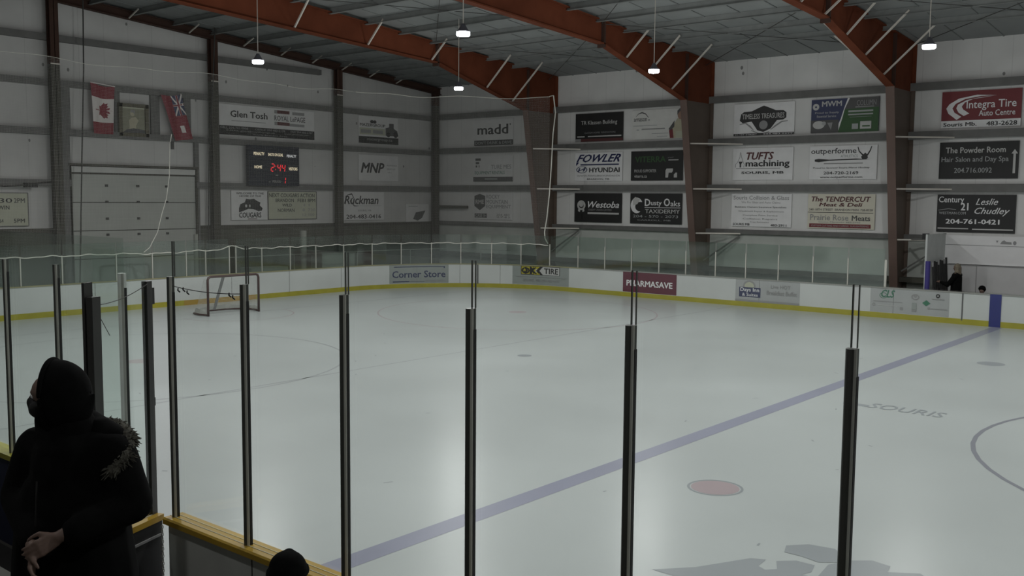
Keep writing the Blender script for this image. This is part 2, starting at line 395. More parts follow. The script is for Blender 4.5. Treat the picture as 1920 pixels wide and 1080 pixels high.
# faint sponsor lettering frozen in the ice beyond the blue line
def icefn(ox, oy, W, H, ang=0):
    ca, sa = math.cos(ang), math.sin(ang)
    return lambda a, b, d: Vector((ox+a*W*ca+b*H*sa, oy+a*W*sa-b*H*ca, .0015+d*.05))
ink = MB(); vs, fs = text_mesh('SOURIS', .01, 0); ink.add([(24.0+1.3*a, -13.56-.46*b, .002+l_) for a, b, l_ in vs], fs)
ink.add([(23.55, -13.80, .002), (24.0, -13.80, .002), (24.0, -13.98, .002), (23.55, -13.98, .002)], [(0, 1, 2, 3)])
o = ink.build('ice_lettering', 'ice_grey', iceo); tag(o, 'grey lettering frozen into the ice')
# dark animal-head crest at the bottom edge, partly outside the frame
crest = MB()
def blob(pts): crest.add([(x, y, .002+len(crest.f)*.001) for x, y in pts], [tuple(range(len(pts)))])
blob([(25.25, -23.3), (25.55, -22.95), (25.86, -22.35), (26.0, -22.28), (26.02, -22.5), (26.12, -22.55), (26.2, -22.45), (26.1, -22.25), (26.25, -22.1), (26.45, -22.1), (26.5, -22.3), (26.4, -22.6), (26.2, -22.9), (25.9, -23.3)])
blob([(25.98, -21.75), (26.15, -21.55), (26.42, -21.5), (26.55, -21.62), (26.62, -21.85), (26.45, -22.0), (26.25, -21.95), (26.05, -21.95)])
blob([(26.66, -21.75), (26.85, -21.58), (27.05, -21.62), (27.08, -21.8), (27.35, -21.62), (27.45, -21.72), (27.2, -22.0), (27.5, -22.6), (27.0, -23.4), (26.7, -23.3), (26.6, -22.4), (26.55, -22.0)])
blob([(26.3, -22.5), (26.6, -22.4), (26.7, -23.2), (26.2, -23.4), (25.9, -23.3)])
tag(crest.build('ice_crest', 'ice_grey', iceo), 'large dark crest frozen into the ice at the bottom of the view')

random.seed(11); sp_ = MB()
for _ in range(70):
    x, y = random.uniform(9, 30), random.uniform(-26, -3); a = random.uniform(0, PI); l, w_ = random.uniform(.02, .07), .012
    d = Vector((math.cos(a), math.sin(a))); n_ = Vector((-d.y, d.x)); p0 = Vector((x, y))
    sp_.add([(*(p0+d*l*i+n_*w_*j), .0016) for i, j in ((-1, -1), (1, -1), (1, 1), (-1, 1))], [(0, 1, 2, 3)])
o = sp_.build('skate_nicks', 'ice_grey', iceo); o['kind'] = 'stuff'
# walls
def roofpoly(y0, y1, z0): return [(y0, z0), (y1, z0), (y1, roof(y1)), (YRIDGE, roof(YRIDGE)), (y0, roof(y0))]
we = MB(); we.prism([(YN, 0), (YS, 0), (YS, roof(YS)), (YRIDGE, roof(YRIDGE)), (YN, roof(YN))], 'x', XE-.2, XE)
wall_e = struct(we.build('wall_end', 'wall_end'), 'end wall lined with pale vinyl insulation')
wall_s = struct(MB().box(XE, XR, YS, YS+.2, -.03, roof(YS)).build('wall_side', 'wall_side'), 'long side wall lined with pale vinyl insulation')
struct(MB().box(XE, XR, YN-.2, YN, -.03, roof(YN)).build('wall_back', 'wall_side'))
wr = MB(); wr.prism([(YN, 0), (YS, 0), (YS, roof(YS)), (YRIDGE, roof(YRIDGE)), (YN, roof(YN))], 'x', XR, XR+.2)
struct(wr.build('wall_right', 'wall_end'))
MB().box(XE, XE+.05, YN, -15.2, 0, 2.45).box(XE, XE+.05, -10.3, YS, 0, 2.45).build('lower_panelling', 'plywood_dark', wall_e)['label'] = 'dark lower wall panelling'
MB().box(XE, XE+.09, YN, -15.2, 2.42, 2.56).box(XE, XE+.09, -10.3, YS, 2.42, 2.56).build('flashing', 'column_dark', wall_e)
MB().box(XE, 20.3, YS-.06, YS, 0, 2.45).build('lower_panelling', 'wainscot', wall_s)
MB().box(XE, 20.3, YS-.5, YS-.06, .98, 1.14).build('ledge', 'column_dark', wall_s)['label'] = 'dark ledge along the foot of the wall'
for z in (7.57, 5.95, 4.19, 2.53):
    h = .12 if z > 3 else .07
    MB().box(XE, XR, YS-.2, YS, z-h, z+h).add([(XE, YS-.2, z-h-.03), (XR, YS-.2, z-h-.03), (XR, YS-.16, z-h), (XE, YS-.16, z-h), (XE, YS-.2, z-h), (XR, YS-.2, z-h)], [(0, 1, 2, 3), (0, 1, 5, 4)]).build('girt', 'girt', wall_s)
for z in (9.0, 7.5, 5.85, 4.12):
    ys = [YN, YS]; yend = min(YS, 3-(z-8.4)*12) if z > 8.4 else YS
    segs = [(YN, yend)] if z > 4.7 else [(YN, -15.2), (-10.3, yend)]
    m = MB()
    for a, b in segs: m.box(XE, XE+.2, a, b, z-.11, z+.11)
    m.build('girt', 'girt', wall_e)
# framing uprights between the upper girts of the end wall
m = MB()
for y0, y1 in ((-15.42, -15.12), (-13.5, -13.3), (-12.1, -11.75), (-10.75, -10.45)): m.box(XE, XE+.1, y0, y1, 5.9, 7.4)
m.box(XE, XE+.16, -15.5, -15.2, 0, 7.4).box(XE, XE+.12, -10.33, -10.15, 0, 5.8)
m.build('upright', 'girt', wall_e)
# ceiling
cl = MB(); cl.prism([(YS, roof(YS)), (YRIDGE, roof(YRIDGE)), (YRIDGE, roof(YRIDGE)+.2), (YS, roof(YS)+.2)], 'x', XE, XR)
cl.prism([(YN, roof(YN)), (YRIDGE, roof(YRIDGE)), (YRIDGE, roof(YRIDGE)+.2), (YN, roof(YN)+.2)], 'x', XE, XR)
ceil = struct(cl.build('ceiling', 'ceiling'), 'sloping insulated roof lining')
yy = .02; pur = []
while yy > YN+1:
    z = roof(yy); MB().box(XE, XR, yy-.03, yy+.03, z-.2, z-.002).box(XE, XR, yy-.09, yy+.03, z-.21, z-.195).build('purlin', 'purlin', ceil); pur.append(yy); yy -= 1.6
m = MB(); x = XE+.9
while x < 40:
    for ya, yb in ((YS, YRIDGE), (YRIDGE, YN)): m.bar((x, ya, roof(ya)-.012), (x, yb, roof(yb)-.012), .035, .02)
    x += 1.22
m.build('lining_seam', 'purlin', ceil)
m = MB()
for x0 in (3.8, 11.4, 19., 26.6):   # rod bracing between the frames
    m.tube([(x0, 2.5, 8.85), (x0+7.6, -4.5, 9.45)], .012, 6).tube([(x0+7.6, 2.5, 8.85), (x0, -4.5, 9.45)], .012, 6)
    m.tube([(x0, -4.5, 9.45), (x0+7.6, -12, 10.1)], .012, 6).tube([(x0+7.6, -4.5, 9.45), (x0, -12, 10.1)], .012, 6)
m.build('brace_rod', 'wire', ceil)

# overhead door
YD0, YD1 = -15.17, -10.33
dr = MB(); zs = [4.45, 3.45, 2.45, 1.45, .5, -.03]
for a, b in zip(zs[:-1], zs[1:]): dr.box(XE+.03, XE+.09, YD0, YD1, b+.015, a-.015)
door = struct(dr.build('door_1', 'door_panel'), 'large grey sectional overhead door in the end wall')
MB().box(XE+.03, XE+.12, YD0, YD1, 4.5, 4.7).build('door_header', 'door_header', door)
MB().box(XE+.0, XE+.2, YD0-.1, YD1+.1, 4.72, 4.8).box(XE+.0, XE+.04, YD0, YD1, 0, 4.7).build('door_gap', 'column_dark', door)
for z in (4.05, 3.47, 2.87, 2.3):
    for y in (-13.9, -12.7, -11.55): MB().box(XE+.09, XE+.13, y-.05, y+.05, z-.04, z+.04).build('hinge', 'wire', door)
for y in (YD0-.04, YD1+.04): MB().box(XE+.02, XE+.16, y-.04, y+.04, 0, 4.75).build('door_track', 'column_dark', door)

# ================================================================== STEEL FRAMES
def frame(xc, lab, braces):
    t = thing('roof_support', lab, 'steel support', (xc, 3, 0), None)
    zk = 7.42
    for sgn, tg in ((1, 'far'), (-1, 'near')):
        Y = (lambda y: y) if sgn == 1 else (lambda y: 2*YRIDGE-y)
        def pr(m, poly, a, b): m.prism([(Y(p), q) for p, q in poly], 'x', xc+a, xc+b)
        m = MB(); pr(m, [(2.2, -.03), (2.95, -.03), (2.95, zk), (.92, zk)], -.012, .012); pr(m, [(2.93, -.03), (2.98, -.03), (2.98, zk), (2.93, zk)], -.13, .13)
        col_ = m.build('column', 'column_brown', t); col_['label'] = 'brown-grey tapered steel column'
        m = MB(); pr(m, [(2.15, -.03), (2.2, -.03), (.92, zk), (.87, zk)], -.14, .14); m.build('column_flange', 'column_flange', col_)
        if sgn == 1:
            for z in (5.83, 4.13, 2.44):
                yi = 2.17-(z/zk)*1.27; MB().bar((xc+.05, yi+.2, z), (xc+1.5, 2.83, z), .05, .05).build('girt_strut', 'brace_metal', col_)
            MB().bar((xc+.05, 2.6, 1.35), (xc+1.45, 2.82, 2.35), .05, .05).build('knee_brace', 'girt', col_)
        # rafter: web and flanges
        yb = [.89, -4.5, -17.]; zb = [7.45, 8.80, 9.47]
        web = [(.92, zk), (2.95, zk), (2.95, roof(3)-.02), (-17, roof(-17)-.23), (-17, 9.47), (-4.5, 8.80), (.9, 7.45)]
        m = MB(); pr(m, [(.92, zk), (2.95, zk), (2.95, roof(2.95)-.05), (-17, roof(-17)-.25), (-17, 9.47), (-4.5, 8.80)], -.012, .012)
        pr(m, [(2.93, zk), (2.98, zk), (2.98, roof(3)-.03), (2.93, roof(3)-.03)], -.13, .13)
        raf = m.build('rafter', 'rust_red', t); raf['label'] = 'rust red tapered rafter'
        m = MB(); pr(m, [(.89, zk), (.93, zk-.02), (-4.5, 8.83), (-4.5, 8.79)], -.14, .14); pr(m, [(-4.5, 8.79), (-4.5, 8.83), (-17, 9.49), (-17, 9.45)], -.14, .14)
        pr(m, [(2.95, roof(2.95)-.05), (-17, roof(-17)-.25), (-17, roof(-17)-.21), (2.95, roof(2.95)-.01)], -.13, .13)
        m.build('rafter_flange', 'rust_red', raf)
        m = MB(); pr(m, [(.95, zk), (.99, zk), (.99, roof(.97)-.08), (.95, roof(.97)-.08)], -.13, .13)
        pr(m, [(-4.53, 8.68), (-4.45, 8.68), (-4.45, 9.68), (-4.53, 9.68)], -.14, .14); m.build('splice_plate', 'rust_dark', raf)
    for y, dx in braces:
        zb_ = 7.45+(.89-y)*(1.35/5.39) if y > -4.5 else 8.80+(-4.5-y)*.0536
        MB().bar((xc+.08, y, zb_+.03), (xc+dx, y, roof(y)-.1), .05, .05, (0, 1, 0)).build('flange_brace', 'brace_metal', t)
        MB().bar((xc-.08, y, zb_+.03), (xc-dx, y, roof(y)-.1), .05, .05, (0, 1, 0)).build('flange_brace', 'brace_metal', t)
    return t
frame(3.8, 'rust red steel roof support nearest the end wall, rope hanging down its column', [(-11.16, .9), (-8., .9), (-4.82, .9), (-1.67, 1.33), (-.06, 1.65)])
frame(11.4, 'rust red steel roof support right of the black taxidermy sign', [(-3.14, 1.04), (-1.71, 1.32), (-.1, 1.67)])
frame(19.0, 'rust red steel roof support left of the white bench shelter', [(-6.4, .95), (-4.78, .95), (-3.17, .98), (-1.62, 1.34), (.02, 1.67)])
frame(26.6, 'rust red steel roof support beyond the right edge', [(-4.8, .9), (-3.17, .98), (-1.62, 1.34), (.02, 1.6)])

# end wall: sloped dark beam and posts
bt = thing('rafter_beam', 'dark sloping steel beam along the top of the end wall', 'steel beam', (XE+.1, 3, 8.7))
m = MB()
for ya, yb in ((YS, YRIDGE), (YRIDGE, YN)):
    for dz0, dz1, wd in ((-.36, -.33, .2), (-.33, -.08, .02), (-.08, -.05, .2)):
        m.prism([(ya, roof(ya)+dz0-.02), (yb, roof(yb)+dz0-.02), (yb, roof(yb)+dz1-.02), (ya, roof(ya)+dz1-.02)], 'x', XE+.25-wd/2, XE+.25+wd/2)
m.build('beam', 'rust_dark', bt)
for y in (-13., -10.6, -8.2, -6.4, -4.8, -3.2, -1.6, .02):
    MB().bar((XE+.3, y, roof(y)-.36), (XE+1.0, y, roof(y)-.1), .04, .04, (0, 1, 0)).build('flange_brace', 'brace_metal', bt)
for y, lb in ((-15.75, 'dark steel wall post left of the overhead door'), (-9.6, 'dark steel wall post right of the overhead door'), (-3.4, 'dark steel wall post between the scoreboard and the small signs'), (2.60, 'dark steel corner post where the two walls meet')):
    t = thing('steel_post', lb, 'post', (XE+.3, y, -.03)); zt = roof(y)-.38
    for nm, z0, z1, mt in (('lower_shaft', -.03, 8.1, 'column_dark'), ('upper_shaft', 8.1, zt, 'rust_dark')):
        if z1 > z0:
            MB().box(XE+.2, XE+.45, y-.01, y+.01, z0, z1).box(XE+.43, XE+.45, y-.15, y+.15, z0, z1).box(XE+.2, XE+.22, y-.15, y+.15, z0, z1).build(nm, mt, t)
    if y < 0: MB().box(XE+.44, XE+.47, y-.16, y+.16, 8.08, 8.12).build('clip', 'brace_metal', t)

# ================================================================== BOARDS
def ribbon(s0, s1, o0, o1, z0, z1, ss=None):
    ss = ss or srange(s0, s1); m = MB(); n = len(ss); vs = []
    for s in ss:
        for o_, z in ((o0, z0), (o0, z1), (o1, z1), (o1, z0)): p = path(s, o_); vs.append((p.x, p.y, z))
    fs = [(4*i+k, 4*i+(k+1) % 4, 4*i+4+(k+1) % 4, 4*i+4+k) for i in range(n-1) for k in range(4)]+[(0, 1, 2, 3), (4*n-4, 4*n-3, 4*n-2, 4*n-1)]
    return m.add(vs, fs)
HB = .97
def vpost(m, s, off, z0, z1, wd, dp):
    p = path(s, off); q = path(s+.01, off); d = (q-p).normalized()
    m.bar((p.x, p.y, z0), (p.x, p.y, z1), wd, dp, d.cross(Vector((0, 0, 1)))) if False else None
    n = Vector((0, 0, 1)).cross(d); vs = [(p+d*a*wd/2+n*b*dp/2+Vector((0, 0, z))) for z in (z0, z1) for a, b in ((-1, -1), (1, -1), (1, 1), (-1, 1))]
    return m.add(vs, [(0, 3, 2, 1), (4, 5, 6, 7), (0, 1, 5, 4), (1, 2, 6, 5), (2, 3, 7, 6), (3, 0, 4, 7)])
far = thing('rink_boards', 'white rink boards with yellow kickplate curving around the far end of the ice', 'rink boards', (6.6, 0, 0))
SB = -(20.75-6.6)
ribbon(-(60-6.6), STOT-8, .0, .09, -.03, HB-.02).build('board_panel', 'board_white', far)
ribbon(-(60-6.6), STOT-8, -.012, .0, 0, .17).build('kickplate', 'kick_yellow', far)['label'] = 'yellow kickplate'
ribbon(-(60-6.6), -.9, -.02, .12, HB-.02, HB+.015).build('cap_rail', 'cap_grey', far)
ribbon(-.9, STOT-8, -.02, .12, HB-.02, HB+.015).build('cap_rail', 'cap_dull', far)
m = MB()
for s in (-8.5, -13.1, 2.9, 4.6, 6.4, 9.9, 12.4, 14.9, 17.4, 19.9): vpost(m, s, -.002, .17, HB-.02, .012, .006)
m.build('seam', 'seam', far)
m = MB(); vpost(m, 3.85, -.005, .15, HB, .06, .02); m.build('gate_edge', 'seam', far)
m = MB(); vpost(m, -15.17, -.005, .12, HB, .035, .02); m.build('gate_edge', 'seam', far)
m = MB(); vpost(m, -16.1, -.016, 0, HB+.012, .32, .012); m.build('blue_stripe', 'blue_board', far)['label'] = 'blue stripe where the blue line meets the boards'
mat('kick_orange', (.42, .27, .05), .5); m = ribbon(13.9, 16.8, -.016, -.012, 0, .17); m.build('kickplate', 'kick_orange', far)['label'] = 'worn orange stretch of kickplate behind the goal'
farposts = [-12.8, -11.58, -10.39, -9.16, -7.94, -6.76, -5.55, -4.41, -3.19, -1.96, -.67, .72, 2.02, 3.28, 4.56, 5.78, 7.06, 8.35, 9.73, 11.11, 12.31, 13.58, 14.68, 14.95, 15.9, 16.65, 17.9, 19.15, 20.9, 22.15, 23.4]
for s in farposts:
    ht = 1.97 if s in (14.68, 14.95) else 1.86
    m = MB(); vpost(m, s, .05, HB, ht, .035 if s > -12.7 else .07, .04); m.build('glass_post', 'alu_far', far)
for a, b in zip(farposts[:-1], farposts[1:]):
    if b-a < .5: continue
    m = ribbon(a+.03, b-.03, .045, .057, HB, 2.2, [a+.03, (a+b)/2, b-.03]); m.build('glass_pane', 'glass_far', far)
def adfn(sl, W, z1=.955, z0=.185):
    def fn(a, b, d): p = path(sl-a*W, -.004-d); return Vector((p.x, p.y, z1-b*(z1-z0)))
    return fn
def dasher_ad(sl, W, bg, elems, label):
    fn = adfn(sl, W); n = 10; m = MB().add([fn(i/n, v, 0) for v in (0, 1) for i in range(n+1)], [(i, i+1, n+2+i, n+1+i) for i in range(n)])
    o = m.build('board_advertisement', 'ink_'+bg, far); o['label'] = label
    letter(o, fn, elems, W, .77)
dasher_ad(7.6, 2.53, 'gdb', [T('Corner Store', .05, .33, .95, .70, 'db', .02), R(.08, .1, .92, .14, 'db'), R(.92, .1, .94, .2, 'db'), R(.06, .88, .34, .93, 'db'), R(.34, .9, .6, .915, 'db'), T('204 483 2000', .62, .84, .93, .92, 'g', .005)], 'pale blue-grey board advertisement with plain dark lettering, left of the others')
dasher_ad(2.37, 2.63, 'gdb', [R(.14, .02, .83, .48, 'k'), R(.15, .04, .35, .44, 'y'), E(.21, .24, .045, .16, 'k'), E(.21, .24, .012, .06, 'y'), T('K', .29, .05, .4, .44, 'k', .03), R(.36, .04, .82, .46, 'lg'), P([(.36, .04), (.49, .04), (.42, .25), (.49, .46), (.36, .46)], 'y'), P([(.46, .04), (.52, .04), (.46, .25), (.52, .46), (.46, .46), (.40, .25)], 'k'), T('OK', .15, .07, .42, .43, 'k', .03), T('TIRE', .54, .10, .80, .40, 'k', .03), R(.06, .58, .94, .6, 'g'), T('SOURIS, MB. 204-483-4177', .18, .70, .82, .84, 'g', .01)], 'grey board advertisement with yellow letters below the roped column')
dasher_ad(-2.85, 2.36, 'mar', [T('PHARMASAVE', .07, .40, .93, .70, 'w', .03)], 'maroon board advertisement with white capital letters')
dasher_ad(-7.6, 2.38, 'mg', [E(.22, .30, .1, .26, 'g'), E(.22, .32, .075, .2, 'olive'), R(.06, .36, .40, .80, 'db'), T('Days Inn', .08, .38, .38, .60, 'w', .02), T('& Suites', .11, .62, .36, .76, 'w', .01), R(0, .92, 1, 1, 'g'), T('Live HOT', .56, .18, .86, .34, 'g', .015), T('Breakfast Buffet', .5, .44, .96, .64, 'g', .012)], 'pale grey board advertisement with a blue emblem and half sun')
dasher_ad(-12.37, 2.42, 'mg', [T('CLS', .14, .06, .32, .38, 'teal', .03, .3), E(.17, .3, .05, .12, 'teal', .85), R(.04, .54, .42, .57, 'g'), E(.05, .70, .02, .07, 'g', .5), R(.39, .74, .43, .86, 'g'), R(.1, .7, .36, .72, 'lg'), E(.58, .28, .05, .12, 'g', .7), E(.58, .24, .02, .06, 'g'), R(.54, .52, .60, .80, 'gdb'), R(.54, .82, .60, .88, 'g'), P([(.67, .5), (.72, .38), (.77, .5), (.72, .62)], 'teal'), E(.86, .18, .025, .08, 'k', .5), R(.79, .3, .94, .33, 'g'), R(.74, .66, .77, .74, 'g'), R(.78, .7, .98, .72, 'g')], 'pale grey board advertisement with three slanted green letters and small emblems')

# near boards, gate and glass
nb = thing('rink_boards', 'near rink boards with a thick yellow cap rail and tall glass posts in the foreground', 'rink boards', (28, -27.13, 0))
def nbox(nm, x0, x1, y0, y1, z0, z1, mt, par, lab=None):
    o = MB().box(x0, x1, y0, y1, z0, z1).build(nm, mt, par); (lab and tag(o, lab)); return o
HN = .985
nbox('board_panel', 22.8, 60, YNEAR-.1, YNEAR, -.03, HN-.05, 'board_back', nb)
nbox('board_facing', 22.8, 60, YNEAR, YNEAR+.008, 0, HN-.05, 'board_white', nb)
m = MB(); x0, x1 = 22.8, 60; yc = YNEAR-.05
m.prism([(yc-.105, HN-.055), (yc-.105, HN-.012), (yc-.09, HN), (yc+.085, HN), (yc+.1, HN-.012), (yc+.1, HN-.055)], 'x', x0, x1)
m.build('cap_rail', 'near_yellow', nb)['label'] = 'thick yellow cap rail'
m = MB()
for q in (-.03, .03): m.box(x0, x1, yc+q-.004, yc+q+.004, HN, HN+.003)
m.build('cap_groove', 'ink_tan', nb)
for xx in (24.0, 25.2, 26.4, 27.6, 28.8): nbox('seam', xx-.004, xx+.004, YNEAR-.104, YNEAR-.1, 0, HN-.06, 'black', nb)
def near_post(x, lab, par, z1=3.045, z0=HN, wd=.062, mt='alu_dark', y=-27.14, brk=True):
    m = MB(); r = wd/2  # rounded channel
    prof = [(r*math.cos(a), -.004+.034*math.sin(a)) for a in [PI+PI*k/12 for k in range(13)]]+[(r, .02), (-r, .02)]
    m.prism([(x+a, y+b) for a, b in prof], 'z', z0, z1)
    o = m.build('glass_post', mt, par); o['label'] = lab
    MB().prism([(x+r*.78, y-.0265), (x+r*1.02, y-.014), (x+r*1.06, y-.004), (x+r*.8, y-.004)], 'z', z0, z1).build('painted_highlight', 'post_highlight', o)  # paler strip that paints a highlight down the right side of the post
    MB().box(x+r-.001, x+r+.004, y-.004, y+.02, z0, z1-.13).build('seal_strip', 'black', o)
    return o
npx = [22.86, 23.9, 25.07, 26.26, 27.43, 28.64, 29.83, 31.02, 32.2]
labs = ['foreground glass post at the corner beside the open gate', 'foreground glass post standing left of the black toque', 'foreground glass post with the goal far behind its left side', 'foreground glass post in the middle of the view', 'foreground glass post in front of the maroon board advertisement', 'foreground glass post at the right, crossing the blue line'] + ['foreground glass post beyond the frame']*3
for x, lb in zip(npx, labs): near_post(x, lb, nb, wd=.042 if x < 23 else .052)
GT = 3.34
for a, b in zip(npx[:-1], npx[1:]):
    MB().box(a+.014, b-.014, -27.118, -27.106, HN, GT).build('glass_pane', 'glass_near', nb)
    # dark pane edges on both sides of the slot above each post
for x in npx:
    o = MB().box(x-.0175, x-.012, -27.118, -27.106, 3.045, GT).box(x+.012, x+.0155, -27.118, -27.106, 3.045, GT).build('pane_edge', 'alu_dark', nb)
    MB().box(x-.010, x+.010, -27.112, -27.110, 3.045, GT).build('pane_seal', 'glass_gate', nb) if False else None
# left stretch of near boards beyond the gate opening
lb_ = thing('rink_boards', 'near rink boards left of the open gate, mostly hidden by the person in the parka', 'rink boards', (21, -27.13, 0))
nbox('board_panel', 6.6, 22.08, YNEAR-.1, YNEAR, -.03, HN-.05, 'board_navy', lb_)
nbox('board_facing', 6.6, 22.08, YNEAR, YNEAR+.008, 0, HN-.05, 'board_white', lb_)
nbox('cap_rail', 6.6, 22.08, yc-.1, yc+.1, HN-.055, HN, 'kick_yellow', lb_)
for x, lb in ((19.69, 'thin glass post at the left edge'), (20.82, 'glass post behind the hood of the person'), (18.5, 'glass post beyond the left edge'), (17.3, 'glass post beyond the left edge')): near_post(x, lb, lb_, wd=.042)
near_post(22.06, 'pale grey gate jamb post', lb_, 3.03, wd=.075, mt='alu_light')
for a, b in zip([16.1, 17.3, 18.5, 19.69, 20.82], [17.3, 18.5, 19.69, 20.82, 22.05]): MB().box(a+.014, b-.014, -27.118, -27.106, HN, GT).build('glass_pane', 'glass_gate', lb_)
# gate swung open towards the seats
gt = thing('rink_gate', 'open rink gate with yellow cap rail swung towards the seats', 'gate', (22.72, -27.2, 0))
ga, gb = Vector((22.70, -27.18, 0)), Vector((22.97, -27.88, 0)); gd = (gb-ga).normalized(); gn = Vector((gd.y, -gd.x, 0))
if gn.x > 0: gn = -gn
def gbox(nm, t0, t1, n0, n1, z0, z1, mt, par=gt, lab=None):
    L_ = (gb-ga).length; vs = [ga+gd*t+gn*n+Vector((0, 0, z)) for z in (z0, z1) for t, n in ((t0, n0), (t1, n0), (t1, n1), (t0, n1))]
    o = MB().add(vs, [(0, 3, 2, 1), (4, 5, 6, 7), (0, 1, 5, 4), (1, 2, 6, 5), (2, 3, 7, 6), (3, 0, 4, 7)]).build(nm, mt, par); (lab and tag(o, lab)); return o
GL = (gb-ga).length
gbox('gate_panel', 0, GL, 0, .1, .12, HN-.05, 'near_black')
gbox('cap_rail', 0, GL, -.02, .12, HN-.05, HN, 'near_yellow')
gbox('cap_trim', .0, GL, .045, .055, HN, HN+.006, 'ink_tan')
fr = gbox('gate_frame', GL-.02, GL, -.012, .0, .12, HN-.05, 'wire'); gbox('gate_frame', .03, GL-.03, -.012, .0, .80, .82, 'grey_plastic')
mat('post_dark', (.05, .05, .048), .35, .3); gbox('glass_post', -.0, .065, .045, .10, HN, 3.0, 'post_dark', gt, 'hinge-side post of the open gate')
gbox('glass_post', GL-.09, GL-.0, .0, .06, HN, 2.93, 'post_dark', gt, 'broad dark post at the free end of the gate')
gbox('glass_post', GL-.09, GL-.0, .075, .10, HN, 3.04, 'post_dark', gt)
gbox('glass_pane', .065, GL-.09, .06, .072, HN, 3.3, 'glass_gate')
gbox('latch', -.035, .0, .05, .13, 2.80, 2.94, 'black', gt, 'black gate latch'); gbox('stop', -.04, .0, .07, .12, 1.92, 1.99, 'black')
# wires tied between the posts
wt = thing('tied_wire', 'thin dark wire tied between the posts above the goal', 'wire', (23.4, -27.15, 2.95))
def sag(a, b, sg, n=14): a, b = Vector(a), Vector(b); return [a.lerp(b, i/n)-Vector((0, 0, sg*4*(i/n)*(1-i/n))) for i in range(n+1)]
MB().tube(sag((22.9, -27.15, 2.97), (23.87, -27.15, 2.97), .02), .0035, 6).build('wire', 'wire', wt)
m = MB()
for t_, dz in ((.10, -.01), (.18, .0), (.24, -.02), (.85, .0), (.9, -.015)):
    x = 22.9+t_*.97; m.tube([(x-.012, -27.15, 2.965+dz), (x, -27.16, 2.95+dz), (x+.016, -27.15, 2.935+dz)], .006, 6)
m.build('wire_tie', 'black', wt)
wt2 = thing('tied_wire', 'thin wire tied from the open gate post to the gate jamb', 'wire', (22.3, -27.3, 2.9))
MB().tube(sag((22.9, -27.8, 2.86), (22.68, -27.25, 2.98), .03), .0035, 6).tube([(22.9, -27.8, 2.86), (22.7, -27.75, 2.82), (22.6, -27.62, 2.70), (22.5, -27.5, 2.55)], .0035, 6).build('wire', 'wire', wt2)
# hanging chain at the corner of the gate opening
ch = thing('chain', 'light metal chain hanging between the gate and the near boards', 'chain', (22.83, -27.26, .3)); m = MB()
for i in range(26):
    c = Vector((22.80, -27.24, .90-i*.032)); a = i % 2
    ring = [c+Vector(((.010*math.cos(t)) if a else 0, 0 if a else .010*math.cos(t), .019*math.sin(t))) for t in [2*PI*k/10 for k in range(11)]]
    m.tube(ring, .0035, 5, False)
m.build('links', 'alu_far', ch)

# ================================================================== PROTECTIVE NETTING
nt_ = thing('protective_netting', 'pale rope-edged protective netting hung above the end boards', 'netting', (2.3, -1.8, 1.85))
ss = [.8+i*.4 for i in range(int((STOT-9-.8)/.4))]
def topz(s): return 7.80+.05*math.sin(s*.9)+.10*math.exp(-((s-4.5)/2.)**2)-.03*math.sin(s*2.3)-.14*math.exp(-((s-2.2)/1.)**2)
def botz(s): return 1.84+.018*math.sin(s*5.1)+.012*math.sin(s*11.3+1)+.13*math.exp(-((s-14.8)/.28)**2)-.04*math.exp(-((s-17.6)/1.)**2)
sh = MB(); uv = []
for s in ss:
    for k in range(2): z = botz(s) if k == 0 else topz(s); p = path(s, .03); sh.v.append((p.x, p.y, z)); uv.append((s, z))
sh.f = [(2*i, 2*i+2, 2*i+3, 2*i+1) for i in range(len(ss)-1)]; sh.m = [0]*len(sh.f); sh.uv = uv
sh.build('net_mesh', 'net_protect', nt_)
fine = [.8+i*.12 for i in range(int((STOT-9-.8)/.12))]
def ropeline(zf, r, nm, a=None):
    MB().tube([Vector((*path(s, .03)[:2], zf(s))) for s in fine], r, 6).build(nm, 'rope', nt_)
fine_all = fine; fine = [q for q in fine_all if q < 9.2]; ropeline(topz, .013, 'top_rope'); fine = [q for q in fine_all if q >= 9.1]; ropeline(topz, .006, 'top_rope'); fine = fine_all; ropeline(botz, .017, 'bottom_rope')
m = MB().tube([(5.95, .03, 7.83), (6.06, .03, 7.15), (5.95, .03, 6.3), (5.88, .03, 5.), (5.80, .03, 3.9), (5.68, .03, 2.9), (5.57, .03, 2.35), (5.6, .03, 2.1), (5.75, .03, 1.88)], .024, 8)
m.tube([(5.95, .03, 7.83), (5.75, .02, 7.81), Vector((*path(.8, .03)[:2], topz(.8)))], .013, 8)
m.build('corner_rope', 'rope', nt_)
rp = thing('hanging_rope', 'loose pale rope hanging below the red flag in front of the overhead door', 'rope', (.45, -14, 2))
MB().tube([(.45, -13.60, 5.75), (.45, -13.67, 5.42), (.45, -13.72, 4.36), (.45, -13.85, 3.6), (.45, -14.02, 3.12), (.45, -14.2, 2.5), (.45, -14.5, 2.0), (.45, -14.7, 1.86)], .013, 6).build('rope', 'rope', rp)
MB().box(.42, .47, -13.63, -13.53, 5.25, 5.5).build('float_weight', 'wire', rp)

